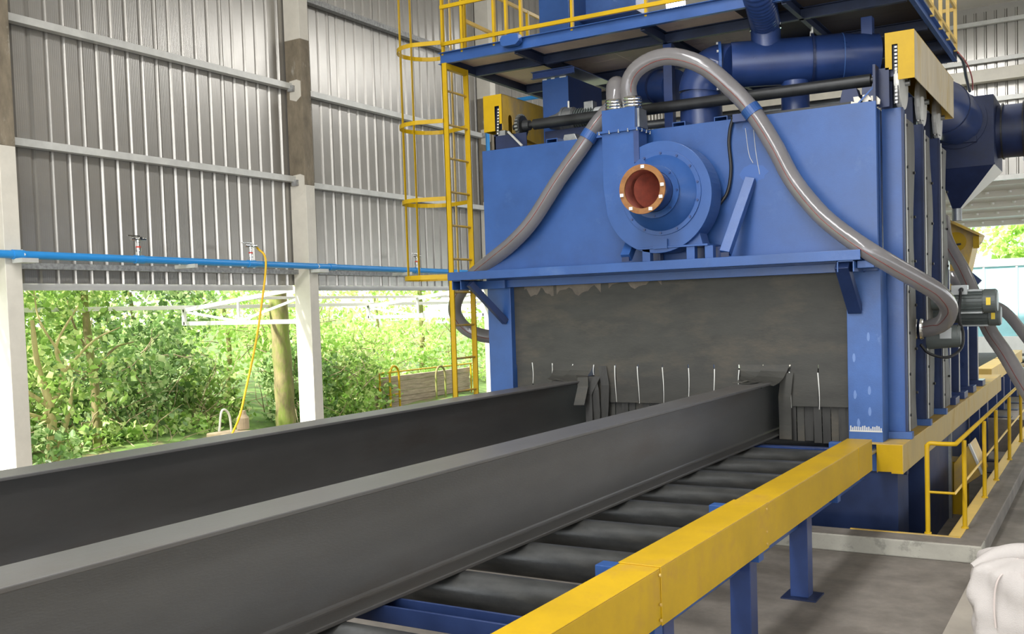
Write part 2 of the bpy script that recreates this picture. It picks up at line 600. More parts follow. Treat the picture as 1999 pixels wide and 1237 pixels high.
# ---- end wall, roof, right wall
wall_back = struct('wall_back', MB().box(-11.2, 12, 28.05, 28.1, 9.2, 9.5), 'sheet')
bp_ = MB()
for p in ribbed(5, 5.15, 9.35).v:
    bp_.v.append((p[1], -p[0], p[2]))
r_ = ribbed(5, 5.15, 9.35)
bp_.f, bp_.sm, bp_.mi = r_.f, r_.sm, r_.mi
bpm = mesh_of('sheet_panel', bp_, 'sheet')
copies(wall_back, 'sheet_panel', bpm, [(-11.1 + 1.16 * i, 28.0, 0) for i in range(20)])
for zc, h in ((9.05, 0.10), (8.12, 0.10), (7.15, 0.11), (6.1, 0.1), (5.2, 0.12)):
    part(wall_back, 'girt', MB().box(-11, 12, 27.84, 27.96, zc - h / 2, zc + h / 2), 'galv')
part(wall_back, 'tie_beam', MB().box(-11, 12, 27.55, 27.8, 7.55, 7.85), 'cream', 0.01)
for xx in (-10.9, 0.9, 11.7):
    part(wall_back, 'end_post', MB().box(xx, xx + 0.3, 27.6, 27.9, 0, 9.3), 'cream', 0.01)
struct('ceiling', MB().box(-11.3, 12.1, -14, 28.3, 9.5, 9.6), 'soffit')
wall_right = struct('wall_right', MB().box(12.0, 12.1, -14, 28.2, 3.0, 9.5), 'sheet')
# loading canopy beyond the end wall
cnp = thing('loading_canopy', 'white canopy roof with bolted purlins outside the end wall opening', 'canopy', (0, 30.5, 0))
cs = MB().add([(-12, 28.2, 5.35), (8, 28.2, 5.35), (8, 34.4, 4.55), (-12, 34.4, 4.55), (-12, 28.2, 5.40), (8, 28.2, 5.40), (8, 34.4, 4.60),
               (-12, 34.4, 4.60)], [(0, 1, 2, 3), (7, 6, 5, 4), (0, 4, 5, 1), (1, 5, 6, 2), (2, 6, 7, 3), (3, 7, 4, 0)])
part(cnp, 'roof_sheet', cs, 'soffit')
bm_ = bolt_mesh(0.05, 0.05, 'white', (0, 0, -1))
for k in range(5):
    yy = 28.8 + 1.35 * k
    zz = 5.35 - (yy - 28.2) * 0.8 / 6.2
    part(cnp, 'purlin', MB().box(-12, 8, yy, yy + 0.1, zz - 0.16, zz), 'soffit', 0.005)
    copies(cnp, 'bolt', bm_, [(-5.2 + 0.55 * j, yy - 0.08, zz - 0.03) for j in range(11)])
part(cnp, 'edge_beam', MB().box(-12, 8, 34.4, 34.55, 4.42, 4.62), 'white', 0.01)
for xx in (-11.6, 4.0):
    part(cnp, 'post', MB().box(xx, xx + 0.2, 34.2, 34.4, 0, 4.5), 'white', 0.01)

# ---- compressed air pipe on the left wall
pt = thing('air_pipe', 'long blue compressed air pipe running along the ribbed wall', 'pipe', (-10.62, 8.8, 3.05))
zp = lambda y: 3.107 - (y - 6.7) * 0.0062
part(pt, 'run', MB().tube([(-10.62, 2.0, zp(2)), (-10.62, 26, zp(26))], 0.046, 16), 'pipe_blue')
for y in (6.95, 11.85, 9.35, 14.1):
    if y in (9.35, 14.1):
        part(pt, 'bracket', MB().bar((-10.86, y - 0.02, zp(y) - 0.065), (-10.47, y - 0.02, zp(y) - 0.065), 0.05, 0.05), 'galv')
    else:
        part(pt, 'bracket', MB().bar((-10.66, y, zp(y) - 0.07), (-10.47, y, zp(y) - 0.07), 0.2, 0.05)
             .tube([(-10.62, y, zp(y) - 0.05), (-10.56, y, zp(y)), (-10.62, y, zp(y) + 0.055)], 0.008, 6), 'galv')
for y in (6.9, 8.54, 10.47, 12.2, 14.45):
    part(pt, 'coupling', MB().tube([(-10.62, y - 0.07, zp(y - .07)), (-10.62, y + 0.07, zp(y + .07))], 0.054, 16), 'pipe_blue')
bp0 = px(930, 208, Y, 16.95)
solo('branch_pipe', MB().tube([(-10.62, 16.95, bp0.z + 0.0), (-6.4, 16.95, bp0.z + 0.02)], 0.04, 12).tube([(-10.62, 16.95, bp0.z), (-10.62, 16.95, 3.1)], 0.04, 12), 'pipe_blue',
     'thin blue branch pipe crossing behind the yellow chain cover to the machine', 'pipe', (-8.5, 16.95, bp0.z))
VL = {8.54: 'chrome valve on the blue pipe with nothing connected, below open wall sheets',
      10.47: 'chrome valve on the blue pipe with the yellow hose attached',
      14.45: 'chrome valve on the blue pipe behind the ladder cage'}
for y, lab in VL.items():
    z = zp(y) + 0.045
    t = thing('air_valve', lab, 'valve', (-10.62, y, z), 'valves on the blue air pipe')
    part(t, 'stem', MB().lathe((-10.62, y, z), (0, 0, 1), [(0.0, 0), (0.026, 0), (0.026, 0.05), (0.034, 0.055), (0.034, 0.10), (0.022, 0.105),
                                                      (0.022, 0.17), (0.03, 0.175), (0.03, 0.2), (0.0, 0.2)], 14), 'chrome')
    part(t, 'red_band', MB().lathe((-10.62, y, z + 0.10), (0, 0, 1), [(0.0, 0), (0.03, 0), (0.03, 0.022), (0, 0.022)], 12), 'red_wire')
    part(t, 'cross_head', MB().tube([(-10.62, y - 0.11, z + 0.215), (-10.62, y + 0.11, z + 0.215)], 0.026, 10)
         .tube([(-10.68, y, z + 0.215), (-10.56, y, z + 0.215)], 0.022, 10), 'chrome')
    part(t, 'handle', MB().bar((-10.62, y - 0.16, z + 0.25), (-10.62, y + 0.02, z + 0.25), 0.025, 0.012), 'chrome')
# yellow hose drooping from the second valve to the ground outside
hp = [(-10.62, 10.54, zp(10.47) + 0.26), (-10.66, 10.66, zp(10.47) + 0.22), (-10.56, 10.70, 3.1), px(507, 620, X, -10.58), px(495, 690, X, -10.6),
      px(480, 760, X, -10.72), px(468, 812, X, -10.8), px(452, 850, X, -11.0), (-11.2, 10.15, 0.05)]
solo('air_hose', MB().tube(spline(hp, 8), 0.016, 10), 'hose_yellow', 'thin yellow air hose hanging down from the valve to the ground', 'hose',
     (-10.62, 10.6, 0))

# ---- high bay lamp glimpsed through the railing
lp = px(1319, 5, Y, 21.0)
lt = thing('high_bay_lamp', 'glaring white ceiling lamp seen above the platform edge', 'lamp', lp)
part(lt, 'housing', MB().box(lp.x - 0.22, lp.x + 0.22, 20.8, 21.2, lp.z + 0.12, lp.z + 0.22), 'white', 0.01)
em = bpy.data.materials.new('lamp_glow')
em.use_nodes = True
em.node_tree.nodes['Principled BSDF'].inputs['Emission Color'].default_value = (1, 1, 1, 1)
em.node_tree.nodes['Principled BSDF'].inputs['Emission Strength'].default_value = 30
part(lt, 'tube_lamp', MB().box(lp.x - 0.17, lp.x + 0.17, 20.85, 21.15, lp.z - 0.13, lp.z + 0.12), em, 0.02)
part(lt, 'hanger', MB().tube([(lp.x, 21, lp.z + 0.2), (lp.x, 21, 9.5)], 0.015, 8), 'grey_steel')

# ================================================================== CONVEYOR AND STEEL BEAMS
ZR = 0.888          # roller top, underside of the beams
conv = thing('roller_conveyor', 'roller conveyor of dark steel rollers in front of the blue machine', 'conveyor', (-4.2, 5.0, 0))
rr = 0.105
rm = MB().lathe((0, 0, 0), (1, 0, 0), [(0, 0), (0.045, 0), (0.045, 0.06), (rr, 0.062), (rr, 3.96), (0.045, 3.962), (0.045, 4.02), (0, 4.02)], 28)
for i in range(len(rm.sm)):
    rm.sm[i] = 1 * 28 <= i and (3 * 28 <= i < 4 * 28)
rme = mesh_of('roller', rm, 'steel_dark')
ROLL_Y = [2.05, 2.78, 3.50, 4.50, 5.23, 5.95, 6.69, 7.40, 8.13, 8.86, 9.58]
copies(conv, 'roller', rme, [(-6.26, y, ZR - rr) for y in ROLL_Y])
copies(conv, 'roller', rme, [(-6.26, 10.9 + 0.73 * i, ZR - rr) for i in range(13)])
copies(conv, 'roller', rme, [(-6.26, 20.9 + 0.33 * i, ZR - rr) for i in range(20)])
part(conv, 'side_frame', MB().box(-6.30, -6.22, 1.0, 10.3, 0.55, 0.80), 'blue', 0.004)
part(conv, 'side_frame', MB().box(-2.20, -2.12, 1.0, 10.1, 0.55, 0.72), 'blue', 0.004)
# blue cross channel between the two nearest rollers
part(conv, 'cross_channel', MB().box(-6.2, -2.2, 3.80, 3.815, 0.80, 0.885).box(-6.2, -2.2, 3.93, 3.945, 0.80, 0.885)
     .box(-6.2, -2.2, 3.815, 3.93, 0.80, 0.815), 'navy_mid', 0.003)
part(conv, 'cross_channel', MB().box(-6.2, -2.2, 9.80, 9.90, 0.80, 0.875), 'blue_duct', 0.003)
for y in (3.2, 4.93, 6.38, 7.78):
    lg = part(conv, 'leg', MB().box(-2.19, -2.05, y - 0.07, y + 0.07, 0.012, 0.70), 'blue_duct', 0.004)
    part(lg, 'foot_plate', MB().box(-2.25, -1.98, y - 0.13, y + 0.13, 0, 0.012), 'navy')
    part(conv, 'leg', MB().box(-6.33, -6.19, y - 0.07, y + 0.07, 0, 0.62), 'blue', 0.004)
for y in (4.62, 6.30, 9.5):
    part(conv, 'bearing_tab', MB().box(-2.30, -2.205, y - 0.05, y + 0.05, 0.74, 0.985), 'blue', 0.003)
for y in (4.65, 6.36, 8.5):
    part(conv, 'bearing_tab', MB().box(-2.08, -1.99, y - 0.05, y + 0.05, 0.62, 0.72), 'blue', 0.003)
# grating lying under the rollers
gt = thing('floor_grating', 'dark diamond mesh grating on the floor under the rollers', 'grating', (-2.7, 4.1, 0))
gm = MB()
for i in range(14):
    gm.box(-3.2 + 0.06 * i, -3.195 + 0.06 * i, 3.7, 4.4, 0.0, 0.03)
for i in range(12):
    gm.box(-3.2, -2.41, 3.7 + 0.06 * i, 3.705 + 0.06 * i, 0.005, 0.035)
part(gt, 'mesh', gm, 'black_steel')

# yellow drive guard along the conveyor
gd = thing('drive_guard', 'long yellow box guard along the edge of the roller conveyor', 'guard', (-2.09, 6.0, 0.69))
secs = [(1.0, 4.66), (4.66, 6.45), (6.45, 9.78)]
for i, (a, b) in enumerate(secs):
    mb = MB()
    e = 0.006 * (i % 2)
    x0, x1, z0, z1 = -2.205 - e, -1.98 + e, 0.69 - e, 0.982 + e
    mb.box(x0, x1, a, b + 0.03 * (i < 2), z1 - 0.006, z1)
    mb.box(x1 - 0.006, x1, a, b + 0.03 * (i < 2), z0, z1 - 0.006)
    mb.box(x0, x0 + 0.006, a, b, z0 + 0.03, z1 - 0.006)
    if i == 2:
        mb.box(x1 - 0.006, x1 + 0.004, 9.2, 9.205, z0, z1)
    part(gd, 'section', mb, 'yellow', 0.003)
part(gd, 'end_plate', MB().box(-2.2, -1.985, 9.755, 9.765, 0.80, 0.975), 'yellow_dusty')
part(gd, 'link_rod', MB().tube([(-2.06, 9.6, 0.80), (-2.06, 10.35, 0.80)], 0.022, 12), 'grey_steel')
bme = bolt_mesh(0.009, 0.008, 'yellow_dusty', (1, 0, 0))
copies(gd, 'rivet', bme, [(-1.974, y, z) for y in (4.64, 6.43) for z in (0.72, 0.80, 0.95)])


def h_beam(name, label, xc, y0, y1):
    w, h, tf, tw = 0.285, 0.578, 0.022, 0.014
    z0 = ZR
    pr_ = []
    fil = 0.022
    half = []
    # right half of the section, from the bottom centre up
    half += [(0, 0), (w / 2, 0), (w / 2, tf)]
    for k in range(4):
        an = -PI / 2 - (PI / 2) * k / 3
        half.append((tw / 2 + fil + fil * math.cos(an), tf + fil + fil * math.sin(an)))
    for k in range(4):
        an = PI - (PI / 2) * k / 3
        half.append((tw / 2 + fil + fil * math.cos(an), h - tf - fil + fil * math.sin(an)))
    half += [(w / 2, h - tf), (w / 2, h), (0, h)]
    poly = [(xc + x, z0 + z) for x, z in half] + [(xc - x, z0 + z) for x, z in half[::-1][1:-1]]
    mb = MB().prism(poly, 1, y0, y1)
    o = solo(name, mb, 'steel_web', label, 'beam', (xc, 5, z0), 'steel beams on the conveyor', bevel=0.005)
    return o


h_beam('steel_beam', 'grey steel H-beam on the rollers next to the yellow guard', -3.203, 0.6, 13.5)
h_beam('steel_beam', 'darker steel H-beam on the rollers on the side of the ribbed wall', -5.43, 0.6, 13.5)

# ================================================================== BLAST MACHINE
YF = 10.40
mc = thing('blast_machine', 'large blue shot blasting chamber straddling the roller conveyor', 'machine', (-4.3, YF, -0.6))
part(mc, 'front_panel', MB().box(-6.602, -2.02, YF, YF + 0.05, 2.66, 4.238), 'blue', 0.004)
part(mc, 'chamber_body', MB().box(-6.58, -2.06, YF + 0.05, 13.7, 2.70, 4.215), 'blue', 0.004)
part(mc, 'front_post', MB().box(-6.592, -6.267, YF, YF + 0.30, 0.58, 2.66), 'blue', 0.004)
po = part(mc, 'front_post', MB().box(-2.33, -2.0, YF, YF + 0.30, 0.58, 2.66), 'blue_worn', 0.004)
# worn pale paint dabs on the right post
for x, y in ((1667, 698), (1695, 657), (1669, 770), (1697, 762), (1698, 803), (1676, 825)):
    p = px(x, y, Y, YF)
    mb = MB()
    mb.prism([(p.x + 0.018 * math.cos(a) * (0.7 + 0.3 * random.random()), p.z + 0.045 * math.sin(a)) for a in [k * PI / 5 for k in range(10)]], 1,
             YF - 0.001, YF + 0.002)
    part(po, 'paint_dab', mb, mat('pale_dab', (0.13, 0.22, 0.46), 0.5) if 'pale_dab' not in bpy.data.materials else bpy.data.materials['pale_dab'])
mb = MB()
for i in range(16):
    x0 = -2.315 + i * 0.0195
    h = 0.02 + 0.03 * random.random()
    mb.box(x0, x0 + 0.012, YF - 0.002, YF, 0.985, 0.985 + h)
mb.box(-2.32, -2.005, YF - 0.003, YF, 0.972, 0.986)
part(po, 'scraped_line', mb, 'galv')
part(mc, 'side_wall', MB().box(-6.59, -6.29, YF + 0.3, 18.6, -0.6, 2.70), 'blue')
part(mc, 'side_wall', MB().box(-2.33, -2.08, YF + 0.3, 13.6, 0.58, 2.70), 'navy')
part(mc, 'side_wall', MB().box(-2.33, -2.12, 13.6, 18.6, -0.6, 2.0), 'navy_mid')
part(mc, 'lower_body', MB().box(-6.55, -1.87, YF + 0.02, 11.0, -0.6, 0.585), 'navy_mid', 0.004)  # lower bodies darker than the posts, pit shadow put into the colour
part(mc, 'lower_body', MB().box(-6.5, -1.90, 12.2, 14.1, -0.6, 0.585), 'navy_mid', 0.004)
part(mc, 'corner_angle', MB().box(-1.90, -1.865, 14.1, 14.2, -0.6, 0.585), 'grey_steel')
# lintel and ledge over the opening
part(mc, 'lintel', MB().box(-6.59, -2.02, YF - 0.06, YF, 2.575, 2.665), 'blue', 0.003)
lg = part(mc, 'ledge', MB().box(-6.832, -2.085, 9.90, 9.912, 2.675, 2.772).box(-6.832, -2.085, 9.912, YF, 2.76, 2.772)
          .box(-6.832, -2.085, 9.912, 9.96, 2.675, 2.685), 'blue', 0.003)
for x0, x1 in ((-6.79, -6.66), (-2.31, -2.15)):
    part(mc, 'ledge_arm', MB().box(x0, x0 + 0.012, 9.93, YF, 2.565, 2.675).box(x1 - 0.012, x1, 9.93, YF, 2.565, 2.675)
         .box(x0, x1, 9.93, YF, 2.663, 2.675), 'blue', 0.002)
part(mc, 'ledge_arm', MB().box(-6.83, -6.27, 10.28, YF - 0.06, 2.565, 2.665), 'blue', 0.003)
part(mc, 'end_tube', MB().box(-2.14, -1.985, 10.02, 10.32, 2.60, 2.668), 'blue_worn', 0.003)
part(mc, 'end_tube', MB().box(-2.05, -1.975, 10.0, 10.08, 2.672, 2.755), 'blue_worn', 0.003)
a, b = px(917, 553, Y, 9.96), px(987, 628, Y, YF + 0.0)
part(mc, 'brace', MB().bar(a, b, 0.075, 0.075), 'navy_mid', 0.003)
a, b = px(1644, 517, Y, 9.96), px(1670, 606, Y, YF + 0.0)
part(mc, 'brace', MB().bar(a, b, 0.13, 0.09), 'navy_mid', 0.003)
# open square tubes lying on the roof
for x, y in ((1077, 271), (1325, 240), (1407, 232)):
    p = px(x, y, Y, YF + 0.12)
    w, h, z = 0.075, 0.09, 4.215
    part(mc, 'roof_tube', MB().box(p.x - w, p.x - w + 0.01, YF + 0.12, 12.5, z, z + h).box(p.x + w - 0.01, p.x + w, YF + 0.12, 12.5, z, z + h)
         .box(p.x - w + .01, p.x + w - .01, YF + 0.12, 12.5, z + h - 0.01, z + h).box(p.x - w + .01, p.x + w - .01, YF + 0.12, 12.5, z, z + 0.01), 'blue')
# navy stay plate with pale edge behind the left top corner
part(mc, 'stay_plate', MB().prism([(10.62, 4.215), (10.62, 4.46), (10.75, 4.48), (11.6, 4.215)], 0, -6.56, -6.54)
     .box(-6.56, -6.10, 10.62, 10.63, 4.215, 4.44), 'navy')
a, b = px(992, 257, Y, 10.6), px(1019, 284, Y, 10.5)
part(mc, 'stay_rod', MB().bar(a, b, 0.02, 0.02), 'galv')
# right top corner: bracket plate, rod and clips
part(mc, 'corner_bracket', MB().box(-2.055, -2.03, 10.45, 10.62, 4.215, 4.60).box(-2.03, -1.93, 10.60, 10.62, 4.20, 4.58), 'navy')
part(mc, 'stay_rod', MB().bar(px(1675, 202, Y, 10.45), px(1709, 165, Y, 10.5), 0.015, 0.015), 'blue_worn')
for (x, y) in ((1672, 194), (1690, 190), (1706, 192)):
    p = px(x, y, Y, 10.5)
    h = 0.09 + 0.03 * random.random()
    part(mc, 'cable_clip', MB().prism([(p.x - 0.06, 4.215), (p.x + 0.055, 4.215), (p.x + 0.06, 4.215 + h * 0.5), (p.x + 0.02, 4.215 + h), (p.x - 0.03, 4.215 + h),
                                       (p.x - 0.02, 4.215 + h * 0.5), (p.x - 0.05, 4.215 + h * 0.6)], 1, 10.49, 10.51), 'cream')
part(mc, 'roof_beam', MB().box(-3.6, -2.1, 10.62, 10.70, 4.215, 4.30), 'black_steel')

# ---- right side: lifting gate guides with rubber seals
GY = (10.75, 11.94, 13.13)
bg = bolt_mesh(0.016, 0.02, 'black_steel', (1, 0, 0))


def wavy(y0, y1, z0, z1, x, amp, ph, t=0.008):
    mb = MB()
    n = 40
    vs = []
    for i in range(n + 1):
        z = z0 + (z1 - z0) * i / n
        e = y1 + amp * (math.sin(z * 2.3 + ph) + 0.5 * math.sin(z * 5.1 + 2 * ph)) + 0.10 * max(0, 1.6 - z) * 0.6
        dx = 0.012 * math.sin(z * 3.7 + ph)
        vs += [(x, y0, z), (x + dx, e, z), (x + t, y0, z), (x + t + dx, e, z)]
    fs = []
    for i in range(n):
        a, b = 4 * i, 4 * i + 4
        fs += [(a, a + 1, b + 1, b), (a + 2, b + 2, b + 3, a + 3), (a + 1, a + 3, b + 3, b + 1), (a, b, b + 2, a + 2)]
    mb.add(vs, fs, True)
    return mb


for i, g in enumerate(GY):
    gf = part(mc, 'gate_guide', MB().box(-2.035, -1.835, g, g + 0.05, 0.90, 4.205).box(-1.845, -1.835, g + 0.05, g + 0.12, 0.90, 4.205)
              .box(-2.06, -2.045, g - 0.04, g + 0.3, 0.90, 4.20), 'blue' if i == 0 else 'navy_mid', 0.003)
    part(gf, 'guide_rail', MB().box(-1.845, -1.825, g - 0.012, g, 0.92, 4.2), 'navy')
    part(gf, 'seal_strip', wavy(g + 0.10, g + 0.58, 0.93, 4.12, -1.84, 0.02, i * 1.9), 'rubber_grey')
    part(gf, 'edge_strip', MB().box(-1.828, -1.82, g + 0.10, g + 0.125, 0.93, 4.15), 'galv')
    copies(gf, 'bolt', bg, [(-1.826, g + 0.13, 1.1 + 0.42 * k) for k in range(8)] + [(-1.826, g + 0.52, 1.3 + 0.46 * k) for k in range(6)])
    part(gf, 'foot', MB().box(-2.03, -1.775, g - 0.06, g + 0.05, 0.874, 0.945), 'blue_worn', 0.003)
for i, (g, zt) in enumerate(((14.32, 2.95), (15.2, 2.1), (16.2, 2.1), (17.4, 1.9))):
    gf = part(mc, 'side_post', MB().box(-2.10, -1.90, g, g + 0.14, 0.90, zt), 'navy_mid' if i % 2 else 'blue_duct', 0.003)
    part(gf, 'foot', MB().box(-2.12, -1.82, g - 0.08, g + 0.30, 0.874, 0.965), 'blue_duct', 0.003)
    part(gf, 'light_strip', MB().box(-1.90, -1.89, g + 0.02, g + 0.05, 0.95, zt - 0.3), 'galv')

# ---- second yellow guard beside the machine
g2 = thing('machine_side_guard', 'dusty yellow box beam guard running beside the blue machine', 'guard', (-1.91, 15, 0.59))
part(g2, 'top_plate', MB().box(-2.32, -1.79, 10.275, 19.9, 0.866, 0.873), 'yellow_dusty', 0.002)
part(g2, 'side_plate', MB().box(-1.797, -1.79, 10.275, 19.9, 0.59, 0.866), 'yellow_tan', 0.002)
part(g2, 'end_cap', MB().box(-2.04, -1.797, 10.275, 10.283, 0.60, 0.868), 'yellow', 0.002)
part(g2, 'inner_plate', MB().box(-2.04, -2.033, 10.283, 19.9, 0.59, 0.866), 'yellow_dusty')
part(g2, 'lip', MB().box(-1.90, -1.79, 10.268, 10.275, 0.588, 0.61), 'yellow')
part(g2, 'bearing_tab', MB().box(-1.95, -1.84, 10.75, 10.85, 0.50, 0.59), 'navy')
for y0, y1 in ((20.3, 23.5), (23.7, 27.2)):
    g3 = solo('outfeed_guard', MB().box(-2.25, -1.98, y0, y1, 0.66, 0.95), 'yellow_pale',
              'pale yellow box guard on the outfeed conveyor ' + ('just past the machine' if y0 < 22 else 'at the end wall opening'), 'guard',
              (-2.1, y0, 0.66), bevel=0.004)
for y in (18.0, 19.2, 20.8, 22.2, 23.6, 25.2):
    t = thing('support_leg', {18.0: 'dark blue leg rising from the pit below the dusty yellow guard end', 19.2: 'last dark blue leg in the pit before the outfeed',
              20.8: 'dark blue leg just past the pit under the outfeed guard', 22.2: 'dark blue leg under the middle of the first outfeed guard',
              23.6: 'dark blue leg at the joint of the two pale outfeed guards', 25.2: 'dark blue leg of the outfeed nearest the pallets'}[y], 'leg', (-2.02, y, 0),
              'legs of the outfeed conveyor')
    zt = 0.59 if y < 19.9 else 0.66
    zb = 0.0 if y > 20.5 else -0.6
    part(t, 'post', MB().box(-2.09, -1.95, y, y + 0.14, zb + 0.015, zt), 'blue_duct', 0.003)
    part(t, 'foot_plate', MB().box(-2.15, -1.70, y - 0.05, y + 0.19, zb, zb + 0.015), 'navy')

# tilted yellow casing in the pit
yc = thing('elevator_boot', 'tilted yellow steel casing in the pit behind the railing', 'casing', (-1.85, 14.6, -0.6))
P4 = [px(1862, 905, Y, 14.3), px(1892, 866, Y, 14.3), px(1918, 925, Y, 14.3), px(1862, 962, Y, 14.3)]
part(yc, 'shell', MB().prism([(p.x, p.z) for p in P4], 1, 14.3, 15.0), 'yellow_dusty', 0.005)
part(yc, 'rim', MB().bar(P4[1], P4[2], 0.05, 0.03), 'galv')
part(yc, 'stand', MB().box(-2.0, -1.75, 14.4, 14.9, -0.6, 0.1), 'yellow')

# ================================================================== RUBBER CURTAIN
rc = thing('rubber_curtain', 'dark rubber curtain with slit flaps hanging in the machine opening', 'curtain', (-4.3, 10.52, 0.8))
YC = 10.49
part(rc, 'upper_sheet', MB().box(-6.268, -2.33, YC, YC + 0.008, 1.64, 2.66), 'rubber')
slx = [-6.262, -6.041, -5.774, -5.499, -5.218, -4.943, -4.662, -4.363, -4.061, -3.766, -3.486, -3.223, -2.935, -2.645, -2.335]
for i, (a, b) in enumerate(zip(slx[:-1], slx[1:])):
    hit = (b > -5.60 and a < -5.26) or (b > -3.37 and a < -3.03)
    if not hit:
        part(rc, 'flap', MB().box(a + 0.006, b - 0.006, YC, YC + 0.008, 1.205, 1.64), 'rubber')
    else:
        # pushed forward over the top flange of a beam
        prof = [(YC, 1.64), (YC - 0.03, 1.58), (YC - 0.10, 1.525), (YC - 0.20, 1.495), (YC - 0.30, 1.488)]
        if i in (4, 12):
            prof = [(YC, 1.64), (YC - 0.05, 1.585), (YC - 0.13, 1.545), (YC - 0.22, 1.53)]
        vs, fs = [], []
        for k, (yy, zz) in enumerate(prof):
            sk = 0.02 * k * (-1 if i in (3, 11) else 1)
            vs += [(a + 0.006 + sk, yy, zz), (b - 0.006 + sk, yy, zz - 0.012 * k * (1 if i in (3, 11) else 1.6)),
                   (a + 0.006 + sk, yy + 0.008, zz + 0.006), (b - 0.006 + sk, yy + 0.008, zz + 0.006 - 0.012 * k * (1 if i in (3, 11) else 1.6))]
        for k in range(len(prof) - 1):
            c, d = 4 * k, 4 * k + 4
            fs += [(c, c + 1, d + 1, d), (c + 2, d + 2, d + 3, c + 3), (c, d, d + 2, c + 2), (c + 1, c + 3, d + 3, d + 1)]
        n = 4 * (len(prof) - 1)
        fs += [(n, n + 1, n + 3, n + 2)]
        part(rc, 'flap', MB().add(vs, fs, False), 'rubber', label='flap bent forward over the beam')
for i, x in enumerate(slx[1:-1]):  # pale strips painted in for light showing through the slits
    zt = 1.665 - 0.009 * i
    ln = [0.25, 0.2, 0.10, 0.12, 0.42, 0.42, 0.42, 0.4, 0.4, 0.2, 0.08, 0.38, 0.38][i]
    mb = MB()
    n = 6
    vs, fs = [], []
    for k in range(n + 1):
        z = zt - ln * k / n
        dx = 0.008 * math.sin(3 * k / n + i)
        w = 0.0065 * (1 - 0.6 * k / n)
        vs += [(x + dx - w, YC - 0.004, z), (x + dx + w, YC - 0.004, z)]
    fs = [(2 * k, 2 * k + 1, 2 * k + 3, 2 * k + 2) for k in range(n)]
    mb.add(vs, fs)
    part(rc, 'light_slit', mb, 'slit_light', label='pale strip painted for light through a slit')
# narrow strips behind the flaps
x = -6.26
k = 0
while x < -2.36:
    w = 0.075 + 0.03 * random.random()
    if not ((x + w > -5.60 and x < -5.26) or (x + w > -3.37 and x < -3.04)):
        dy = 0.02 + 0.018 * (k % 3) + 0.01 * random.random()
        lean = 0.02 * (random.random() - 0.5)
        zb = 0.815 + 0.03 * random.random()
        mb = MB()
        vs = []
        for zz, f in ((1.60, 0), (1.15, 0.3), (zb, 1)):
            for xx, yy in ((x, 0), (x + w - 0.006, 0.004), (x + w - 0.006, 0.012), (x, 0.008)):
                vs.append((xx + lean * f, YC + dy + yy - 0.015 * f * (k % 2), zz))
        fs = []
        for q in range(2):
            for e in range(4):
                fs.append((4 * q + e, 4 * q + (e + 1) % 4, 4 * q + 4 + (e + 1) % 4, 4 * q + 4 + e))
        fs += [(0, 1, 2, 3), (8, 9, 10, 11)]
        part(rc, 'strip', mb.add(vs, fs), 'rubber' if k % 4 == 1 else 'rubber_dark')
    x += w
    k += 1
# loose strips flung over the far beam and lying on the near beam
def strip(pts, w, wd):
    vs, fs = [], []
    wd = Vector(wd).normalized() * (w / 2)
    for p in pts:
        p = Vector(p)
        up = Vector((0, -0.002, 0.006))
        vs += [p - wd, p + wd, p - wd + up, p + wd + up]
    for q in range(len(pts) - 1):
        c, d = 4 * q, 4 * q + 4
        fs += [(c, c + 1, d + 1, d), (c + 2, d + 2, d + 3, c + 3), (c, d, d + 2, c + 2), (c + 1, c + 3, d + 3, d + 1)]
    n = 4 * (len(pts) - 1)
    fs += [(0, 2, 3, 1), (n, n + 1, n + 3, n + 2)]
    return MB().add(vs, fs)


part(rc, 'loose_strip', strip([(-5.36, 10.44, 1.52), (-5.27, 10.30, 1.50), (-5.23, 10.22, 1.40), (-5.235, 10.12, 1.20)], 0.12, (1, 0.45, 0)), 'rubber')
part(rc, 'loose_strip', strip([(-5.22, 10.44, 1.50), (-5.16, 10.38, 1.35), (-5.14, 10.36, 1.1), (-5.15, 10.35, 0.90)], 0.10, (1, 0.1, 0)), 'rubber_dark')
part(rc, 'loose_strip', strip([(-5.10, 10.47, 1.62), (-5.05, 10.43, 1.40), (-5.06, 10.42, 1.15), (-5.08, 10.41, 0.93)], 0.10, (1, 0.05, 0)), 'rubber_dark')
part(rc, 'loose_strip', strip([(-5.16, 10.45, 1.5), (-5.22, 10.33, 1.3), (-5.20, 10.3, 1.1), (-5.19, 10.28, 0.95)], 0.08, (1, 0.2, 0)), 'rubber_dark')
part(rc, 'loose_strip', strip([(-5.55, 10.46, 1.49), (-5.62, 10.34, 1.475), (-5.60, 10.25, 1.472)], 0.09, (0.4, 1, 0)), 'rubber')
part(rc, 'loose_strip', strip([(-3.20, 10.45, 1.482), (-3.22, 10.25, 1.474), (-3.27, 10.02, 1.470)], 0.11, (1, 0.2, 0)), 'rubber')
part(rc, 'loose_strip', strip([(-3.30, 10.45, 1.487), (-3.36, 10.25, 1.476), (-3.38, 10.12, 1.473)], 0.10, (1, 0.4, 0)), 'rubber_grey')
part(rc, 'loose_strip', strip([(-2.96, 10.46, 1.55), (-2.985, 10.44, 1.3), (-2.98, 10.44, 1.0), (-2.98, 10.43, 0.86)], 0.13, (1, 0.0, 0)), 'rubber')
# dried cement smears along the top of the curtain
def smear(x0, x1, y0):
    pts = []
    n = 14
    for k in range(n + 1):
        pts.append((x0 + (x1 - x0) * k / n, 2.62 if k % n else 2.60))
    for k in range(n, -1, -1):
        pts.append((x0 + (x1 - x0) * k / n, y0 + 0.045 * math.sin(k * 0.75 + x0 * 9) + 0.02 * math.sin(k * 1.7)))
    return MB().prism([(p[0], p[1]) for p in pts], 1, YC - 0.003, YC)


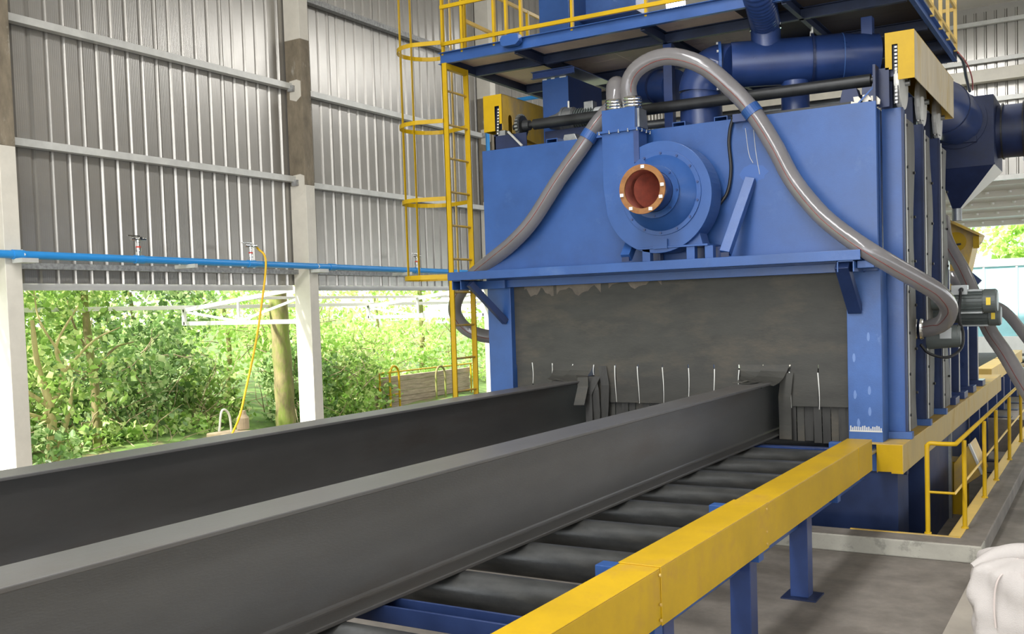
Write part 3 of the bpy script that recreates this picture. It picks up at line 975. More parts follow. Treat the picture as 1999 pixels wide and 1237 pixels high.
for a, b, z in ((-6.12, -5.72, 2.50), (-5.68, -5.10, 2.50), (-5.0, -4.35, 2.55)):
    part(rc, 'cement_smear', smear(a, b, z), 'dust')

# ================================================================== BLOWER FAN ON THE LEDGE
fan = thing('blower_fan', 'blue centrifugal blower with a rusty open inlet pipe on the machine front', 'blower', (-4.14, 10.1, 2.772))
fc = Vector((-4.16, 10.0, 3.465))
R = 0.575
pts = [(-4.80, 4.19), (-4.80, 3.62)]
for k in range(49):
    an = math.radians(196 + (360 + 112 - 196) * k / 48)
    rad = 0.625 - 0.06 * k / 48
    pts.append((fc.x + rad * math.cos(an), fc.z + rad * math.sin(an)))
pts += [(-4.40, 4.00), (-4.40, 4.19)]
vol = part(fan, 'volute', MB().prism(pts, 1, 10.0, 10.30), 'blue', 0.004)
part(fan, 'outlet_flange', MB().box(-4.84, -4.36, 9.97, 10.33, 4.18, 4.205), 'blue', 0.002)
copies(fan, 'bolt', bolt_mesh(0.011, 0.035, 'grey_steel', (0, 0, 1)), [(x, 9.978, 4.17) for x in (-4.82, -4.70, -4.59, -4.48, -4.375)]
       + [(-4.365, y, 4.17) for y in (10.08, 10.2, 10.3)])
ob = part(fan, 'outlet_box', MB().prism([(-4.79, 4.205), (-4.405, 4.205), (-4.40, 4.43), (-4.79, 4.43)], 1, 9.99, 10.31), 'blue', 0.003)
part(ob, 'side_cover', MB().prism([(10.05, 4.22), (10.28, 4.22), (10.24, 4.42), (10.05, 4.42)], 0, -4.40, -4.375), 'grey_steel')
part(fan, 'outlet_gusset', MB().prism([(9.985, 4.18), (10.0, 4.18), (10.0, 3.80), (9.985, 3.84)], 0, -4.42, -4.36), 'blue_duct')
ac = Vector((-4.125, 10.0, 3.485))
part(fan, 'ring_plate', MB().lathe(ac, (0, -1, 0), [(0.0, 0.0), (0.445, 0.0), (0.445, 0.016), (0.0, 0.016)], 48), 'blue', 0.002)
copies(fan, 'bolt', bolt_mesh(0.013, 0.014, 'blue_duct'), [(ac.x + 0.42 * math.cos(a), 9.984, ac.z + 0.42 * math.sin(a))
                                                       for a in [2 * PI * k / 14 + 0.2 for k in range(14)]])
cm = MB().lathe(ac, (0, -1, 0), [(0.40, 0.016), (0.385, 0.04), (0.32, 0.11), (0.26, 0.16), (0.235, 0.18)], 48)
cm.sm = [True] * len(cm.f)
part(fan, 'inlet_cone', cm, 'blue')
part(fan, 'collar', MB().lathe(ac, (0, -1, 0), [(0.21, 0.17), (0.275, 0.17), (0.275, 0.195), (0.21, 0.195)], 40, True), 'blue', 0.002)
copies(fan, 'bolt', bolt_mesh(0.011, 0.012, 'blue_duct'), [(ac.x + 0.255 * math.cos(a), 9.805, ac.z + 0.255 * math.sin(a))
                                                       for a in [2 * PI * k / 8 for k in range(8)]])
pm_ = MB().lathe(ac, (0, -1, 0), [(0.208, 0.19), (0.208, 0.50), (0.196, 0.50), (0.196, 0.05), (0.0, 0.05)], 44)
pm_.sm = [True] * len(pm_.f)
pm_.mi = [0] * 44 + [1] * (len(pm_.f) - 44)
part(fan, 'inlet_pipe', pm_, ['blue_duct', 'rust_dark'])
part(fan, 'inlet_flange', MB().lathe(ac, (0, -1, 0), [(0.195, 0.485), (0.252, 0.485), (0.252, 0.505), (0.195, 0.505)], 44, True), 'rust', 0.002,
     label='rusty bare flange ring')
dm = MB().lathe(ac + Vector((0, -0.30, 0)), (0.75, -0.6, 0.0), [(0.0, -0.005), (0.185, -0.005), (0.185, 0.005), (0.0, 0.005)], 36)
part(fan, 'damper_disc', dm, 'rust_dark')
nut = mesh_of('weld_nut', MB().box(-0.018, 0.018, -0.012, 0.004, -0.016, 0.016), 'white')
copies(fan, 'weld_nut', nut, [(ac.x + 0.225 * math.cos(a), 9.492, ac.z + 0.225 * math.sin(a)) for a in (1.5, 0.12, -0.42, -1.15, -2.15, 3.35)])
part(fan, 'lifting_tab', MB().prism([(-4.36, 3.72), (-4.20, 3.74), (-4.30, 3.86)], 1, 9.93, 9.985), 'blue')
part(fan, 'base_plate', MB().box(-4.40, -3.62, 9.98, 10.38, 2.905, 2.925), 'blue', 0.002)
part(fan, 'pedestal', MB().prism([(-4.36, 2.925), (-3.70, 2.925), (-3.76, 3.14), (-4.32, 3.0)], 1, 10.06, 10.28), 'blue', 0.002)
part(fan, 'clip_plate', MB().box(-4.22, -4.06, 9.965, 9.99, 2.90, 3.0), 'blue')
for x in (-4.36, -3.86, -3.66):
    part(fan, 'leg', MB().box(x, x + 0.09, 10.0, 10.09, 2.772, 2.905), 'blue', 0.003)
    part(fan, 'leg', MB().box(x, x + 0.09, 10.28, 10.37, 2.772, 2.905), 'blue_duct', 0.003)
for (x0, y0), (x1, y1) in (((1222, 503), (1247, 440)), ((1416, 494), (1466, 350))):
    st = part(mc, 'square_strut', MB().bar(px(x0, y0, Y, 10.03), px(x1, y1, Y, 10.385), 0.105, 0.10, (0, -1, 0)), 'blue', 0.004)
    p = px(x0, y0 + 4, Y, 10.0)
    part(st, 'hollow_shade', MB().box(p.x - 0.042, p.x + 0.042, 9.985, 9.992, p.z - 0.02, p.z + 0.03), 'navy')  # dark plate on the solid bar, painted shade of a hollow tube end
# brushed touch-up paint patches around the right strut and under the hose clamp
def blotch(cx, cy, rx, rz, m, n=18):
    c = px(cx, cy, Y, YF)
    return MB().prism([(c.x + rx * math.cos(2 * PI * k / n) * (0.75 + 0.4 * random.random()), c.z + rz * math.sin(2 * PI * k / n) * (0.75 + 0.4 * random.random()))
                       for k in range(n)], 1, YF - 0.0012, YF + 0.002)


for cx, cy, rx, rz in ((1470, 338, 0.15, 0.10), (1463, 245, 0.08, 0.05)):
    part(mc, 'touch_up_patch', blotch(cx, cy, rx, rz, None), mat('fresh_blue', (0.024, 0.09, 0.31), 0.3) if 'fresh_blue' not in bpy.data.materials
         else bpy.data.materials['fresh_blue'])
for xs in ((1455, 250, 1462, 300, 1470, 318), (1471, 253, 1476, 300, 1483, 340)):
    pp = spline([px(xs[0], xs[1], Y, YF - 0.004), px(xs[2], xs[3], Y, YF - 0.004), px(xs[4], xs[5], Y, YF - 0.004)], 5)
    part(mc, 'drip_line', MB().tube(pp, 0.003, 5), 'galv')
# black cable on the front panel
cb = [px(1447, 222, Y, 10.39), px(1430, 235, Y, 10.36), px(1423, 275, Y, 10.37), px(1427, 330, Y, 10.37), px(1420, 375, Y, 10.36), px(1402, 402, Y, 10.34)]
solo('power_cable', MB().tube(spline(cb, 8), 0.018, 8), 'cable', 'black cable running down the machine front beside the blower', 'cable', (-3.4, 10.37, 3.4))

# ================================================================== CLEAR HOSES
def hose(name, label, pts, r, clamps, couplings, seg=18, stripe=True, bulge=None):
    sp = spline(pts, 10)
    t = thing(name, label, 'hose', sp[0], 'clear suction hoses')
    n = len(sp)
    rs = [r * (1 + 0.012 * math.sin(i * 2.4)) for i in range(n)]
    if bulge:
        rs = [q * (1 + bulge * math.exp(-((i - 18) / 11.0) ** 2)) for i, q in enumerate(rs)]
    part(t, 'tube', MB().tube(sp, rs, seg), 'hose')
    if stripe:
        off = []
        for i, p in enumerate(sp):
            tg = (sp[min(i + 1, n - 1)] - sp[max(i - 1, 0)]).normalized()
            view = (CAM - p).normalized()
            v = (view - tg * view.dot(tg)).normalized()
            sd_ = tg.cross(v)
            off.append(p + v * (r * 0.93) + sd_ * (r * 0.30))
        part(t, 'stripe', MB().tube(off[6:-4], 0.0045, 5), 'hose_red', label='thin red tracer line')
    for (p0, d, rr_, ln) in couplings:
        p0, d = Vector(p0), Vector(d).normalized()
        prof = [(rr_ * 0.9, 0)]
        for k in range(4):
            prof += [(rr_, ln * (k / 4 + 0.02)), (rr_ * 1.06, ln * (k / 4 + 0.10)), (rr_ * 0.98, ln * (k / 4 + 0.2))]
        prof.append((rr_ * 0.9, ln))
        cmn = MB().lathe(p0, d, prof, 24)
        part(t, 'metal_coupling', cmn, 'chrome')
    for (p, d) in clamps:
        p, d = Vector(p), Vector(d).normalized()
        part(t, 'clamp', MB().lathe(p, d, [(r * 0.98, -0.05), (r * 1.1, -0.05), (r * 1.1, 0.05), (r * 0.98, 0.05)], 24, True), 'blue')
    return t


pR = [(-4.49, 10.13, 4.40), px(1227, 165, Y, 10.12), px(1252, 128, Y, 10.10), px(1305, 110, Y, 10.10), px(1370, 127, Y, 10.12), px(1425, 170, Y, 10.18),
      px(1468, 217, Y, 10.24), px(1510, 282, Y, 10.22), px(1548, 352, Y, 10.18), px(1600, 416, Y, 10.12), px(1650, 458, Y, 10.06), px(1700, 492, Y, 10.02),
      px(1745, 519, Y, 10.15), px(1795, 548, Y, 10.40), px(1832, 572, Y, 10.70), px(1852, 600, Y, 11.05), px(1842, 628, Y, 11.35), px(1815, 640, Y, 11.52),
      px(1796, 642, Y, 11.55)]
c1, c2 = pR[6], pR[7]
hose('suction_hose', 'clear hose arching from the blower top over the right corner of the machine', pR, 0.090,
     [(c1, c2 - pR[5])],
     [((-4.49, 10.13, 4.43), (0, 0, 1), 0.103, 0.13), (pR[-1] + Vector((-0.16, 0, 0)), (1, 0.0, 0), 0.11, 0.2)])
pL = [(-4.70, 10.15, 4.40), (-4.70, 10.16, 4.60), (-4.73, 10.26, 4.73), (-4.80, 10.44, 4.74), (-4.90, 10.52, 4.60), px(1163, 245, Y, 10.36), px(1135, 288, Y, 10.28),
      px(1090, 352, Y, 10.26), px(1040, 430, Y, 10.26), px(1000, 474, Y, 10.30), px(960, 507, Y, 10.40), px(920, 541, Y, 10.55), px(893, 580, Y, 10.72),
      px(889, 612, Y, 10.86), px(912, 643, Y, 10.98), px(958, 657, Y, 11.05), (-6.5, 11.1, px(958, 657, Y, 11.05).z)]
hose('suction_hose', 'clear hose running down the machine front behind the left end of the ledge', pL, 0.088,
     [(px(1150, 266, Y, 10.31), px(1135, 288, Y, 10.28) - px(1163, 245, Y, 10.36))],
     [((-4.70, 10.15, 4.43), (0, 0, 1), 0.103, 0.13)], bulge=0.25)
for p, q in ((px(1165, 278, Y, 10.36), (-4.9, 10.33, px(1165, 270, Y, 10.33).z)),):
    part(mc, 'clamp_bracket', MB().box(p.x - 0.02, p.x + 0.16, 10.30, 10.40, p.z + 0.04, p.z + 0.10), 'blue')
p = px(1447, 232, Y, 10.34)
part(mc, 'clamp_bracket', MB().box(p.x - 0.08, p.x + 0.06, 10.30, 10.40, p.z - 0.03, p.z + 0.05), 'blue_duct')

# ================================================================== DRIVE ON TOP: SHAFT, COVERS, CHAINS
sh = thing('gate_shaft', 'long black drive shaft across the machine roof behind the front panel', 'shaft', (-4.2, 10.75, 4.5))
part(sh, 'tube', MB().tube([(-6.06, 10.75, 4.545), (-2.13, 10.75, 4.512)], 0.064, 20), 'black_steel')
part(sh, 'stub', MB().tube([(-6.35, 10.75, 4.545), (-6.06, 10.75, 4.545)], 0.035, 14).tube([(-2.13, 10.75, 4.512), (-1.9, 10.75, 4.512)], 0.035, 14), 'black_steel')
tm = MB().lathe((-6.24, 10.75, 4.545), (1, 0, 0), [(0.0, -0.03), (0.125, -0.03), (0.125, 0.03), (0.0, 0.03)], 30)
part(sh, 'sprocket', tm, 'black_steel', 0.002)
tooth = mesh_of('tooth', MB().box(-0.02, 0.02, -0.01, 0.01, 0.0, 0.022), 'grey_steel')
copies(sh, 'tooth', tooth, [((-6.24, 10.75 + 0.124 * math.sin(a), 4.545 + 0.124 * math.cos(a)), (-a, 0, 0)) for a in [2 * PI * k / 22 for k in range(22)]])
part(sh, 'hub', MB().lathe((-6.20, 10.75, 4.545), (1, 0, 0), [(0.0, 0), (0.07, 0), (0.06, 0.08), (0.0, 0.08)], 20), 'black_steel')
part(sh, 'bearing_block', MB().prism([(-5.66, 4.225), (-5.42, 4.225), (-5.48, 4.36), (-5.62, 4.36)], 1, 10.68, 10.82), 'grey_steel', 0.004)
part(sh, 'bearing_block', MB().prism([(-2.45, 4.225), (-2.2, 4.225), (-2.26, 4.44), (-2.4, 4.44)], 1, 10.68, 10.82), 'navy', 0.004)
sh2 = solo('second_gate_shaft', MB().tube([(-6.1, 11.95, 4.60), (-2.2, 11.95, 4.55)], 0.055, 18), 'grey_steel',
           'grey shaft lying behind the black drive shaft on the roof', 'shaft', (-4.2, 11.95, 4.55))
# gear motor
gmv = thing('gear_motor', 'grey ribbed gear motor on the roof beside the blue column', 'motor', (-5.8, 11.05, 4.215))
part(gmv, 'gearbox', MB().lathe((-6.0, 11.05, 4.60), (1, 0, 0), [(0, 0), (0.08, 0), (0.10, 0.1), (0.15, 0.22), (0.15, 0.34), (0.12, 0.36), (0, 0.36)], 22), 'grey_steel', 0.003)
for k in range(7):
    part(gmv, 'cooling_fin', MB().lathe((-5.62 + 0.035 * k, 11.05, 4.60), (1, 0, 0), [(0, 0), (0.125, 0), (0.125, 0.012), (0, 0.012)], 20), 'motor')
part(gmv, 'motor_body', MB().tube([(-5.64, 11.05, 4.60), (-5.36, 11.05, 4.60)], 0.10, 20), 'motor')
part(gmv, 'end_bell', MB().tube([(-5.36, 11.05, 4.60), (-5.22, 11.05, 4.60)], 0.11, 20), 'motor_light')
part(gmv, 'terminal_box', MB().box(-5.50, -5.38, 10.98, 11.1, 4.68, 4.78), 'grey_steel', 0.006)
part(gmv, 'lifting_eye', MB().tube([(-5.74, 11.05, 4.73), (-5.74, 11.05, 4.83)], 0.014, 8), 'galv')
part(gmv, 'mount', MB().box(-6.0, -5.3, 10.9, 11.2, 4.215, 4.47), 'navy')
part(gmv, 'flange_ring', MB().tube([(-5.80, 11.05, 4.60), (-5.77, 11.05, 4.60)], 0.165, 22), 'grey_steel')

link_m = MB().box(-0.022, -0.012, -0.010, 0.010, -0.016, 0.016).box(0.012, 0.022, -0.010, 0.010, -0.016, 0.016).box(-0.012, 0.012, -0.006, 0.006, -0.010, 0.010)
link_m.mi = [0] * 12 + [1] * 6
link_me = mesh_of('chain_link', link_m, ['black_steel', 'galv'])


def cover(name, label, x0, x1, y1, zl, zr, zt, sx0, sx1, sz):
    t = thing(name, label, 'cover', ((x0 + x1) / 2, 10.6, 4.45), 'yellow chain covers')
    y0 = 10.6
    f = MB().prism([(x0, zl), (sx0, zl), (sx0, sz), (sx1, sz), (sx1, zr), (x1, zr), (x1, zt), (x0, zt)], 1, y0, y0 + 0.006)
    part(t, 'front_plate', f, 'yellow', 0.001)
    part(t, 'top_plate', MB().box(x0, x1, y0 + 0.006, y1, zt - 0.006, zt), 'yellow', 0.001)
    part(t, 'left_plate', MB().box(x0, x0 + 0.006, y0 + 0.006, y1, zl, zt - 0.006), 'yellow', 0.001)
    return t, y0


cl, y0 = cover('chain_cover', 'yellow chain cover with an arched hole, left end of the machine roof', -6.69, -6.42, 12.6, 4.50, 4.58, 4.94, -6.53, -6.465, 4.80)
pl = [(y0, 4.50), (10.74, 4.50), (10.74, 4.66)]
for k in range(9):
    an = PI - PI * k / 8
    pl.append((10.79 + 0.05 * math.cos(an), 4.66 + 0.05 * math.sin(an)))
pl += [(10.84, 4.50), (12.6, 4.32), (12.6, 4.94), (y0, 4.94)]
part(cl, 'side_plate', MB().prism(pl, 0, -6.426, -6.42), 'yellow_dusty')
part(cl, 'inner_plate', MB().box(-6.66, -6.44, 10.66, 10.67, 4.52, 4.9), 'navy')  # dark backing added, paints the shade seen through the chain slot
part(cl, 'bracket', MB().box(-6.50, -6.40, 10.62, 10.75, 4.44, 4.50), 'grey_steel')
part(cl, 'lower_guard', MB().prism([(10.85, 4.30), (12.6, 4.24), (12.6, 4.34), (10.85, 4.42)], 0, -6.40, -6.39), 'yellow_dusty')
ch = thing('lift_chain', 'steel roller chain in the slot of the left yellow cover', 'chain', (-6.49, 10.63, 4.4))
copies(ch, 'chain_link', link_me, [(-6.485 - 0.0012 * k * 2, 10.625, 4.76 - 0.036 * k) for k in range(9)])

cr, y0 = cover('chain_cover', 'dusty yellow chain cover over the gate chains, right end of the machine roof', -1.965, -1.69, 13.35, 4.56, 4.45, 4.92, -1.90, -1.845, 4.80)
part(cr, 'side_plate', MB().box(-1.696, -1.69, 10.606, 13.35, 4.45, 4.914), 'yellow_streak', 0.001, label='dust streaked side plate')
part(cr, 'inner_plate', MB().box(-1.94, -1.71, 10.66, 10.67, 4.5, 4.9), 'navy')  # dark backing added for the shade behind the slot
part(cr, 'back_plate', MB().box(-1.965, -1.69, 13.344, 13.35, 4.45, 4.92), 'yellow_dusty')
for i, g in enumerate(GY):
    nm = ('front', 'middle', 'rear')[i]
    ch = thing('lift_chain', nm + ' gate chain hanging out of the dusty yellow cover', 'chain', (-1.87, g - 0.1, 4.2), 'lifting chains on the machine side')
    zt = 4.78 if i == 0 else 4.50
    copies(ch, 'chain_link', link_me, [(-1.868, g - 0.115 if i == 0 else g - 0.02, zt - 0.036 * k) for k in range(int((zt - 4.2) / 0.036))])
    pu = thing('chain_pulley', 'grey pulley disc behind the ' + nm + ' gate chain', 'pulley', (-1.85, g + 0.12, 4.45), 'pulley discs of the gates')
    part(pu, 'disc', MB().lathe((-1.87, g + 0.13, 4.46), (1, 0, 0), [(0, -0.02), (0.26, -0.02), (0.265, 0), (0.26, 0.03), (0.08, 0.045), (0, 0.045)], 40), 'galv', 0.002)
    part(pu, 'axle', MB().tube([(-2.05, g + 0.13, 4.46), (-1.78, g + 0.13, 4.46)], 0.03, 12), 'grey_steel')
    part(pu, 'bearing', MB().box(-2.04, -1.93, g + 0.02, g + 0.24, 4.205, 4.52), 'navy', 0.004)
    if i > 0:
        part(pu, 'plate', MB().box(-1.80, -1.78, g - 0.28, g - 0.20, 4.2, 4.45), 'galv')

# ================================================================== DUCTS ON THE ROOF
def elbow(c, a, b, rad, n=10):
    """centre line arc around c from unit vector a towards unit vector b"""
    c, a, b = Vector(c), Vector(a), Vector(b)
    return [c + (a * math.cos(t) + b * math.sin(t)) * rad for t in [PI / 2 * k / n for k in range(n + 1)]]


du = thing('roof_duct', 'dark blue round dust duct lying across the machine roof', 'duct', (-3.2, 11.0, 4.215))
A, B = Vector((-3.62, 10.86, 4.905)), Vector((-2.16, 11.42, 4.905))
D = (B - A).normalized()
part(du, 'main_pipe', MB().tube([A, A + D * 0.86], 0.246, 36), 'blue_duct')
part(du, 'lobster_bend', MB().tube([A + D * 0.86, A + D * 1.15, A + D * 1.50 + Vector((0, 0.05, -0.02))], [0.25, 0.252, 0.25], 36), 'blue_duct')
part(du, 'flange', MB().lathe(A + D * 0.84, D, [(0.24, 0), (0.275, 0), (0.275, 0.022), (0.24, 0.022)], 36, True), 'navy')
part(du, 'flange', MB().lathe(A + D * 1.16, D, [(0.24, 0), (0.256, 0), (0.256, 0.01), (0.24, 0.01)], 36, True), 'blue_worn')
q = A + D * 0.85
part(du, 'lifting_lug', MB().lathe(q + Vector((0, 0, 0.30)), D, [(0.02, 0.0), (0.05, 0.0), (0.05, 0.016), (0.02, 0.016)], 18, True)
     .prism([(q.y - 0.05, q.z + 0.24), (q.y + 0.05, q.z + 0.24), (q.y + 0.045, q.z + 0.29), (q.y - 0.045, q.z + 0.29)], 0, q.x, q.x + 0.016), 'galv')
# vertical riser and its bend into the main pipe
rx, ry = -4.02, 10.98
part(du, 'riser', MB().tube([(rx, ry, 4.215), (rx, ry, 4.68)], 0.235, 36), 'blue_duct')
bend = elbow((rx + 0.26, ry - 0.03, 4.68), (-1, 0, 0), (0, 0, 1), 0.26, 8)
part(du, 'bend', MB().tube(bend + [A + D * 0.06], 0.236, 36), 'blue_duct')
part(du, 'bend_flange', MB().lathe(A - D * 0.14, D, [(0.22, 0), (0.262, 0), (0.262, 0.03), (0.22, 0.03)], 36, True), 'blue')
copies(du, 'bolt', bolt_mesh(0.014, 0.02, 'galv', (-D.x, -D.y, 0)), [tuple(A - D * 0.14 + Vector((0, 0, 1)) * (0.243 * math.cos(a)) + D.cross(Vector((0, 0, 1))) * (0.243 * math.sin(a)))
                                                                 for a in [2 * PI * k / 8 + .3 for k in range(8)]])
p0, p1 = px(1252, 172, Y, 11.6), px(1318, 168, Y, 11.2)
part(du, 'branch', MB().tube([p0 + Vector((-0.35, 0.5, -0.1)), p0, p1], 0.19, 30), 'blue_duct')
part(du, 'branch_flange', MB().lathe(p0 * 0.45 + p1 * 0.55, p1 - p0, [(0.18, 0), (0.21, 0), (0.21, 0.02), (0.18, 0.02)], 30, True), 'navy')
part(du, 'lower_leg', MB().tube([px(1552, 160, Y, 11.1), (px(1552, 160, Y, 11.1).x, 11.1, 4.215)], 0.15, 26), 'blue_duct')
# flexible hose standing on the duct
fx = px(1494, 84, Y, 10.92)
st_ = thing('flexible_duct', 'blue ribbed flexible duct with silver tape rising past the platform edge', 'duct', (fx.x, 10.95, 5.05))
part(st_, 'spigot', MB().tube([(fx.x, 10.95, 5.0), (fx.x, 10.93, 5.33)], 0.158, 28), 'blue_duct')
pth = spline([(fx.x, 10.93, 5.30), px(1492, 38, Y, 10.80), px(1486, 10, Y, 10.42), px(1476, -30, Y, 10.08), px(1466, -90, Y, 10.0), (-3.45, 10.0, 6.9), (-3.45, 10.15, 8.2), (-3.45, 10.3, 9.5)], 24)
part(st_, 'ribbed_hose', MB().tube(pth, [0.155 + 0.007 * math.sin(i * 1.6) for i in range(len(pth))], 28), 'blue_duct')
part(st_, 'tape_band', MB().lathe((fx.x, 10.93, 5.235), (0, -0.03, 1), [(0.158, 0), (0.168, 0.01), (0.164, 0.04), (0.170, 0.06), (0.163, 0.09), (0.168, 0.12), (0.158, 0.13)], 28), 'chrome')
part(st_, 'clip', MB().box(fx.x - 0.03, fx.x - 0.0, 10.74, 10.77, 5.22, 5.42), 'blue')

# ================================================================== PLATFORM, RAILINGS, LADDER
pf = thing('access_platform', 'blue framed overhead platform with brown deck and yellow railings', 'platform', (-4.4, 12.2, 5.3))
X0, X1, Y0, Y1 = -7.10, -1.76, 10.25, 14.25


def cchan_x(y, z0, z1, x0, x1, face=-1, w=0.05, t=0.008):
    mb = MB().box(x0, x1, y, y + t, z0, z1)
    a, b = (y - w, y) if face < 0 else (y + t, y + w)
    return mb.box(x0, x1, a, b, z1 - t, z1).box(x0, x1, a, b, z0, z0 + t)


def cchan_y(x, z0, z1, y0, y1, face=1, w=0.05, t=0.008):
    mb = MB().box(x, x + t, y0, y1, z0, z1)
    a, b = (x + t, x + w) if face > 0 else (x - w, x)
    return mb.box(a, b, y0, y1, z1 - t, z1).box(a, b, y0, y1, z0, z0 + t)


part(pf, 'edge_beam', cchan_x(Y0 + 0.05, 5.325, 5.465, X0, X1), 'blue', 0.002)
part(pf, 'edge_beam', cchan_x(Y1, 5.325, 5.465, X0, X1, 1), 'navy_deck')
part(pf, 'edge_beam', cchan_y(X0 + 0.05, 5.325, 5.465, Y0 + 0.06, Y1, -1), 'navy_deck')
part(pf, 'edge_beam', cchan_y(X1 - 0.05, 5.325, 5.465, Y0 + 0.06, Y1, 1), 'blue_worn')
for y in (11.0, 12.3, 13.4):
    part(pf, 'joist', cchan_x(y, 5.30, 5.42, X0 + 0.06, X1 - 0.06), 'navy_deck')
for x in (-6.05, -4.45, -2.9):
    part(pf, 'cross_joist', cchan_y(x, 5.30, 5.42, Y0 + 0.06, Y1 - 0.06), 'navy_deck')
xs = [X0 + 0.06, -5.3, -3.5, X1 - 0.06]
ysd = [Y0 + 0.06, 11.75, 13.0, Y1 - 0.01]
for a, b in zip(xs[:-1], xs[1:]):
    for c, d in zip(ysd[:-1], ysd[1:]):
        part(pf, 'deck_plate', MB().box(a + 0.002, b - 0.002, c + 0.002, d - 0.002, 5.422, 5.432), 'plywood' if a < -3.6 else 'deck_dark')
p = px(997, 78, Y, 10.2)
part(pf, 'splice_block', MB().prism([(p.x - 0.12, p.z - 0.05), (p.x - 0.09, p.z - 0.07), (p.x + 0.08, p.z - 0.07), (p.x + 0.13, p.z - 0.03), (p.x + 0.12, p.z + 0.05),
                                     (p.x + 0.02, p.z + 0.065), (p.x - 0.10, p.z + 0.055), (p.x - 0.13, p.z + 0.02)], 1, 10.16, 10.25), 'blue', 0.006)
part(pf, 'support_post', MB().box(-4.475, -4.37, 11.0, 11.1, 4.215, 5.3), 'blue_duct', 0.003)
part(pf, 'support_post', MB().box(-2.335, -2.22, 11.3, 11.42, 4.215, 5.3), 'blue_duct', 0.003)
# front railing
t_ = 0.022
rail = lambda p0, p1, m='yellow', w=0.03, h=0.045: part(pf, 'rail', MB().bar(p0, p1, w, h), m, 0.002)
YR = 10.30
rail((-7.08, YR, 5.575), (X1, YR, 5.535))
rail((-7.08, YR, 6.02), (X1, YR, 5.98))
rail((-7.08, YR, 6.50), (X1, YR, 6.46))
for x in (862, 900, 963, 987, 1016, 1116, 1261):
    q = px(x, 60, Y, YR)
    ztop = 6.5 if x not in (1016,) else 5.98
    part(pf, 'rail_post', MB().bar((q.x, YR + 0.02, 5.44), (q.x, YR + 0.02, ztop), 0.042, 0.03), 'yellow', 0.002)
for x in (-3.3, -2.3, -1.78):
    part(pf, 'rail_post', MB().bar((x, YR + 0.02, 5.44), (x, YR + 0.02, 6.5), 0.042, 0.03), 'yellow', 0.002)
# left side railing behind the ladder opening
rail((-7.05, 10.78, 5.97), (-7.05, 11.5, 5.95), 'yellow_pale')
rail((-7.05, 10.78, 6.46), (-7.05, Y1, 6.44), 'yellow_pale')
rail((-7.05, 11.5, 5.55), (-7.05, Y1, 5.55), 'yellow_pale')
for y in (10.78, 11.5, 12.4, 13.3, 14.2):
    part(pf, 'rail_post', MB().bar((-7.05, y, 5.44), (-7.05, y, 6.46), 0.04, 0.04), 'yellow', 0.002)
# right side railing
for z in (5.56, 6.0, 6.46):
    rail((-1.77, YR, z), (-1.77, Y1, z), 'yellow_pale')
for y in (11.3, 12.3, 12.95, 13.55, 14.22):
    part(pf, 'rail_post', MB().bar((-1.77, y, 5.44), (-1.77, y, 6.46), 0.04, 0.04), 'yellow_pale', 0.002)
rail((X0 + .05, Y1, 6.46), (X1, Y1, 6.46), 'yellow_pale')
rail((X0 + .05, Y1, 5.98), (X1, Y1, 5.98), 'yellow_pale')

# blue casing standing on the platform
bx = thing('bucket_elevator', 'blue sheet casing standing on the platform behind the railing', 'casing', (-6.1, 12.3, 5.43))
part(bx, 'casing', MB().box(-6.64, -6.19, 12.0, 12.9, 5.435, 8.4), 'blue', 0.004)
part(bx, 'side_casing', MB().box(-6.19, -5.45, 12.5, 12.9, 5.435, 8.4), 'blue_worn', 0.004)
part(bx, 'flange', MB().box(-6.19, -5.35, 12.3, 12.95, 6.15, 6.22), 'blue_duct', 0.003)
# blue column carrying the platform on the machine roof
cp = thing('platform_column', 'wide blue box column between the machine roof and the platform', 'column', (-6.0, 11.7, 4.215))
part(cp, 'shaft', MB().box(-6.18, -5.815, 11.2, 12.15, 4.215, 5.18), 'blue_duct', 0.004)
part(cp, 'front_face', MB().box(-6.178, -5.817, 11.196, 11.2, 4.22, 5.17), 'blue')
part(cp, 'head_plate', cchan_x(11.15, 5.18, 5.268, -6.29, -5.70, -1).box(-6.29, -5.70, 11.158, 12.25, 5.255, 5.268), 'blue_duct', 0.002)
for a, b in ((-6.17, -6.11), (-6.05, -6.0), (-5.93, -5.84)):
    part(cp, 'weld_mark', MB().box(a, b, 11.19, 11.197, 5.165, 5.18), 'galv')

# caged ladder
ld = thing('caged_ladder', 'tall yellow caged ladder up to the platform', 'ladder', (-7.0, 10.47, 0))
for y in (10.23, 10.70):
    part(ld, 'stringer', MB().box(-7.035, -6.965, y - 0.012 if y < 10.5 else y - 0.008, y + 0.012, 0.0, 5.325).box(-7.035, -7.022, y - 0.012, y + 0.06 if y < 10.5 else y + 0.012, 0, 5.325),
         'yellow', 0.003)
z = 0.33
rung = mesh_of('rung', MB().tube([(0, -0.23, 0), (0, 0.23, 0)], 0.014, 10), 'yellow_dusty')
copies(ld, 'rung', rung, [(-7.0, 10.465, 0.50 + 0.409 * k) for k in range(12)])
part(ld, 'top_bar', MB().bar((-7.0, 10.23, 5.29), (-7.0, 10.72, 5.29), 0.06, 0.07), 'yellow', 0.003)


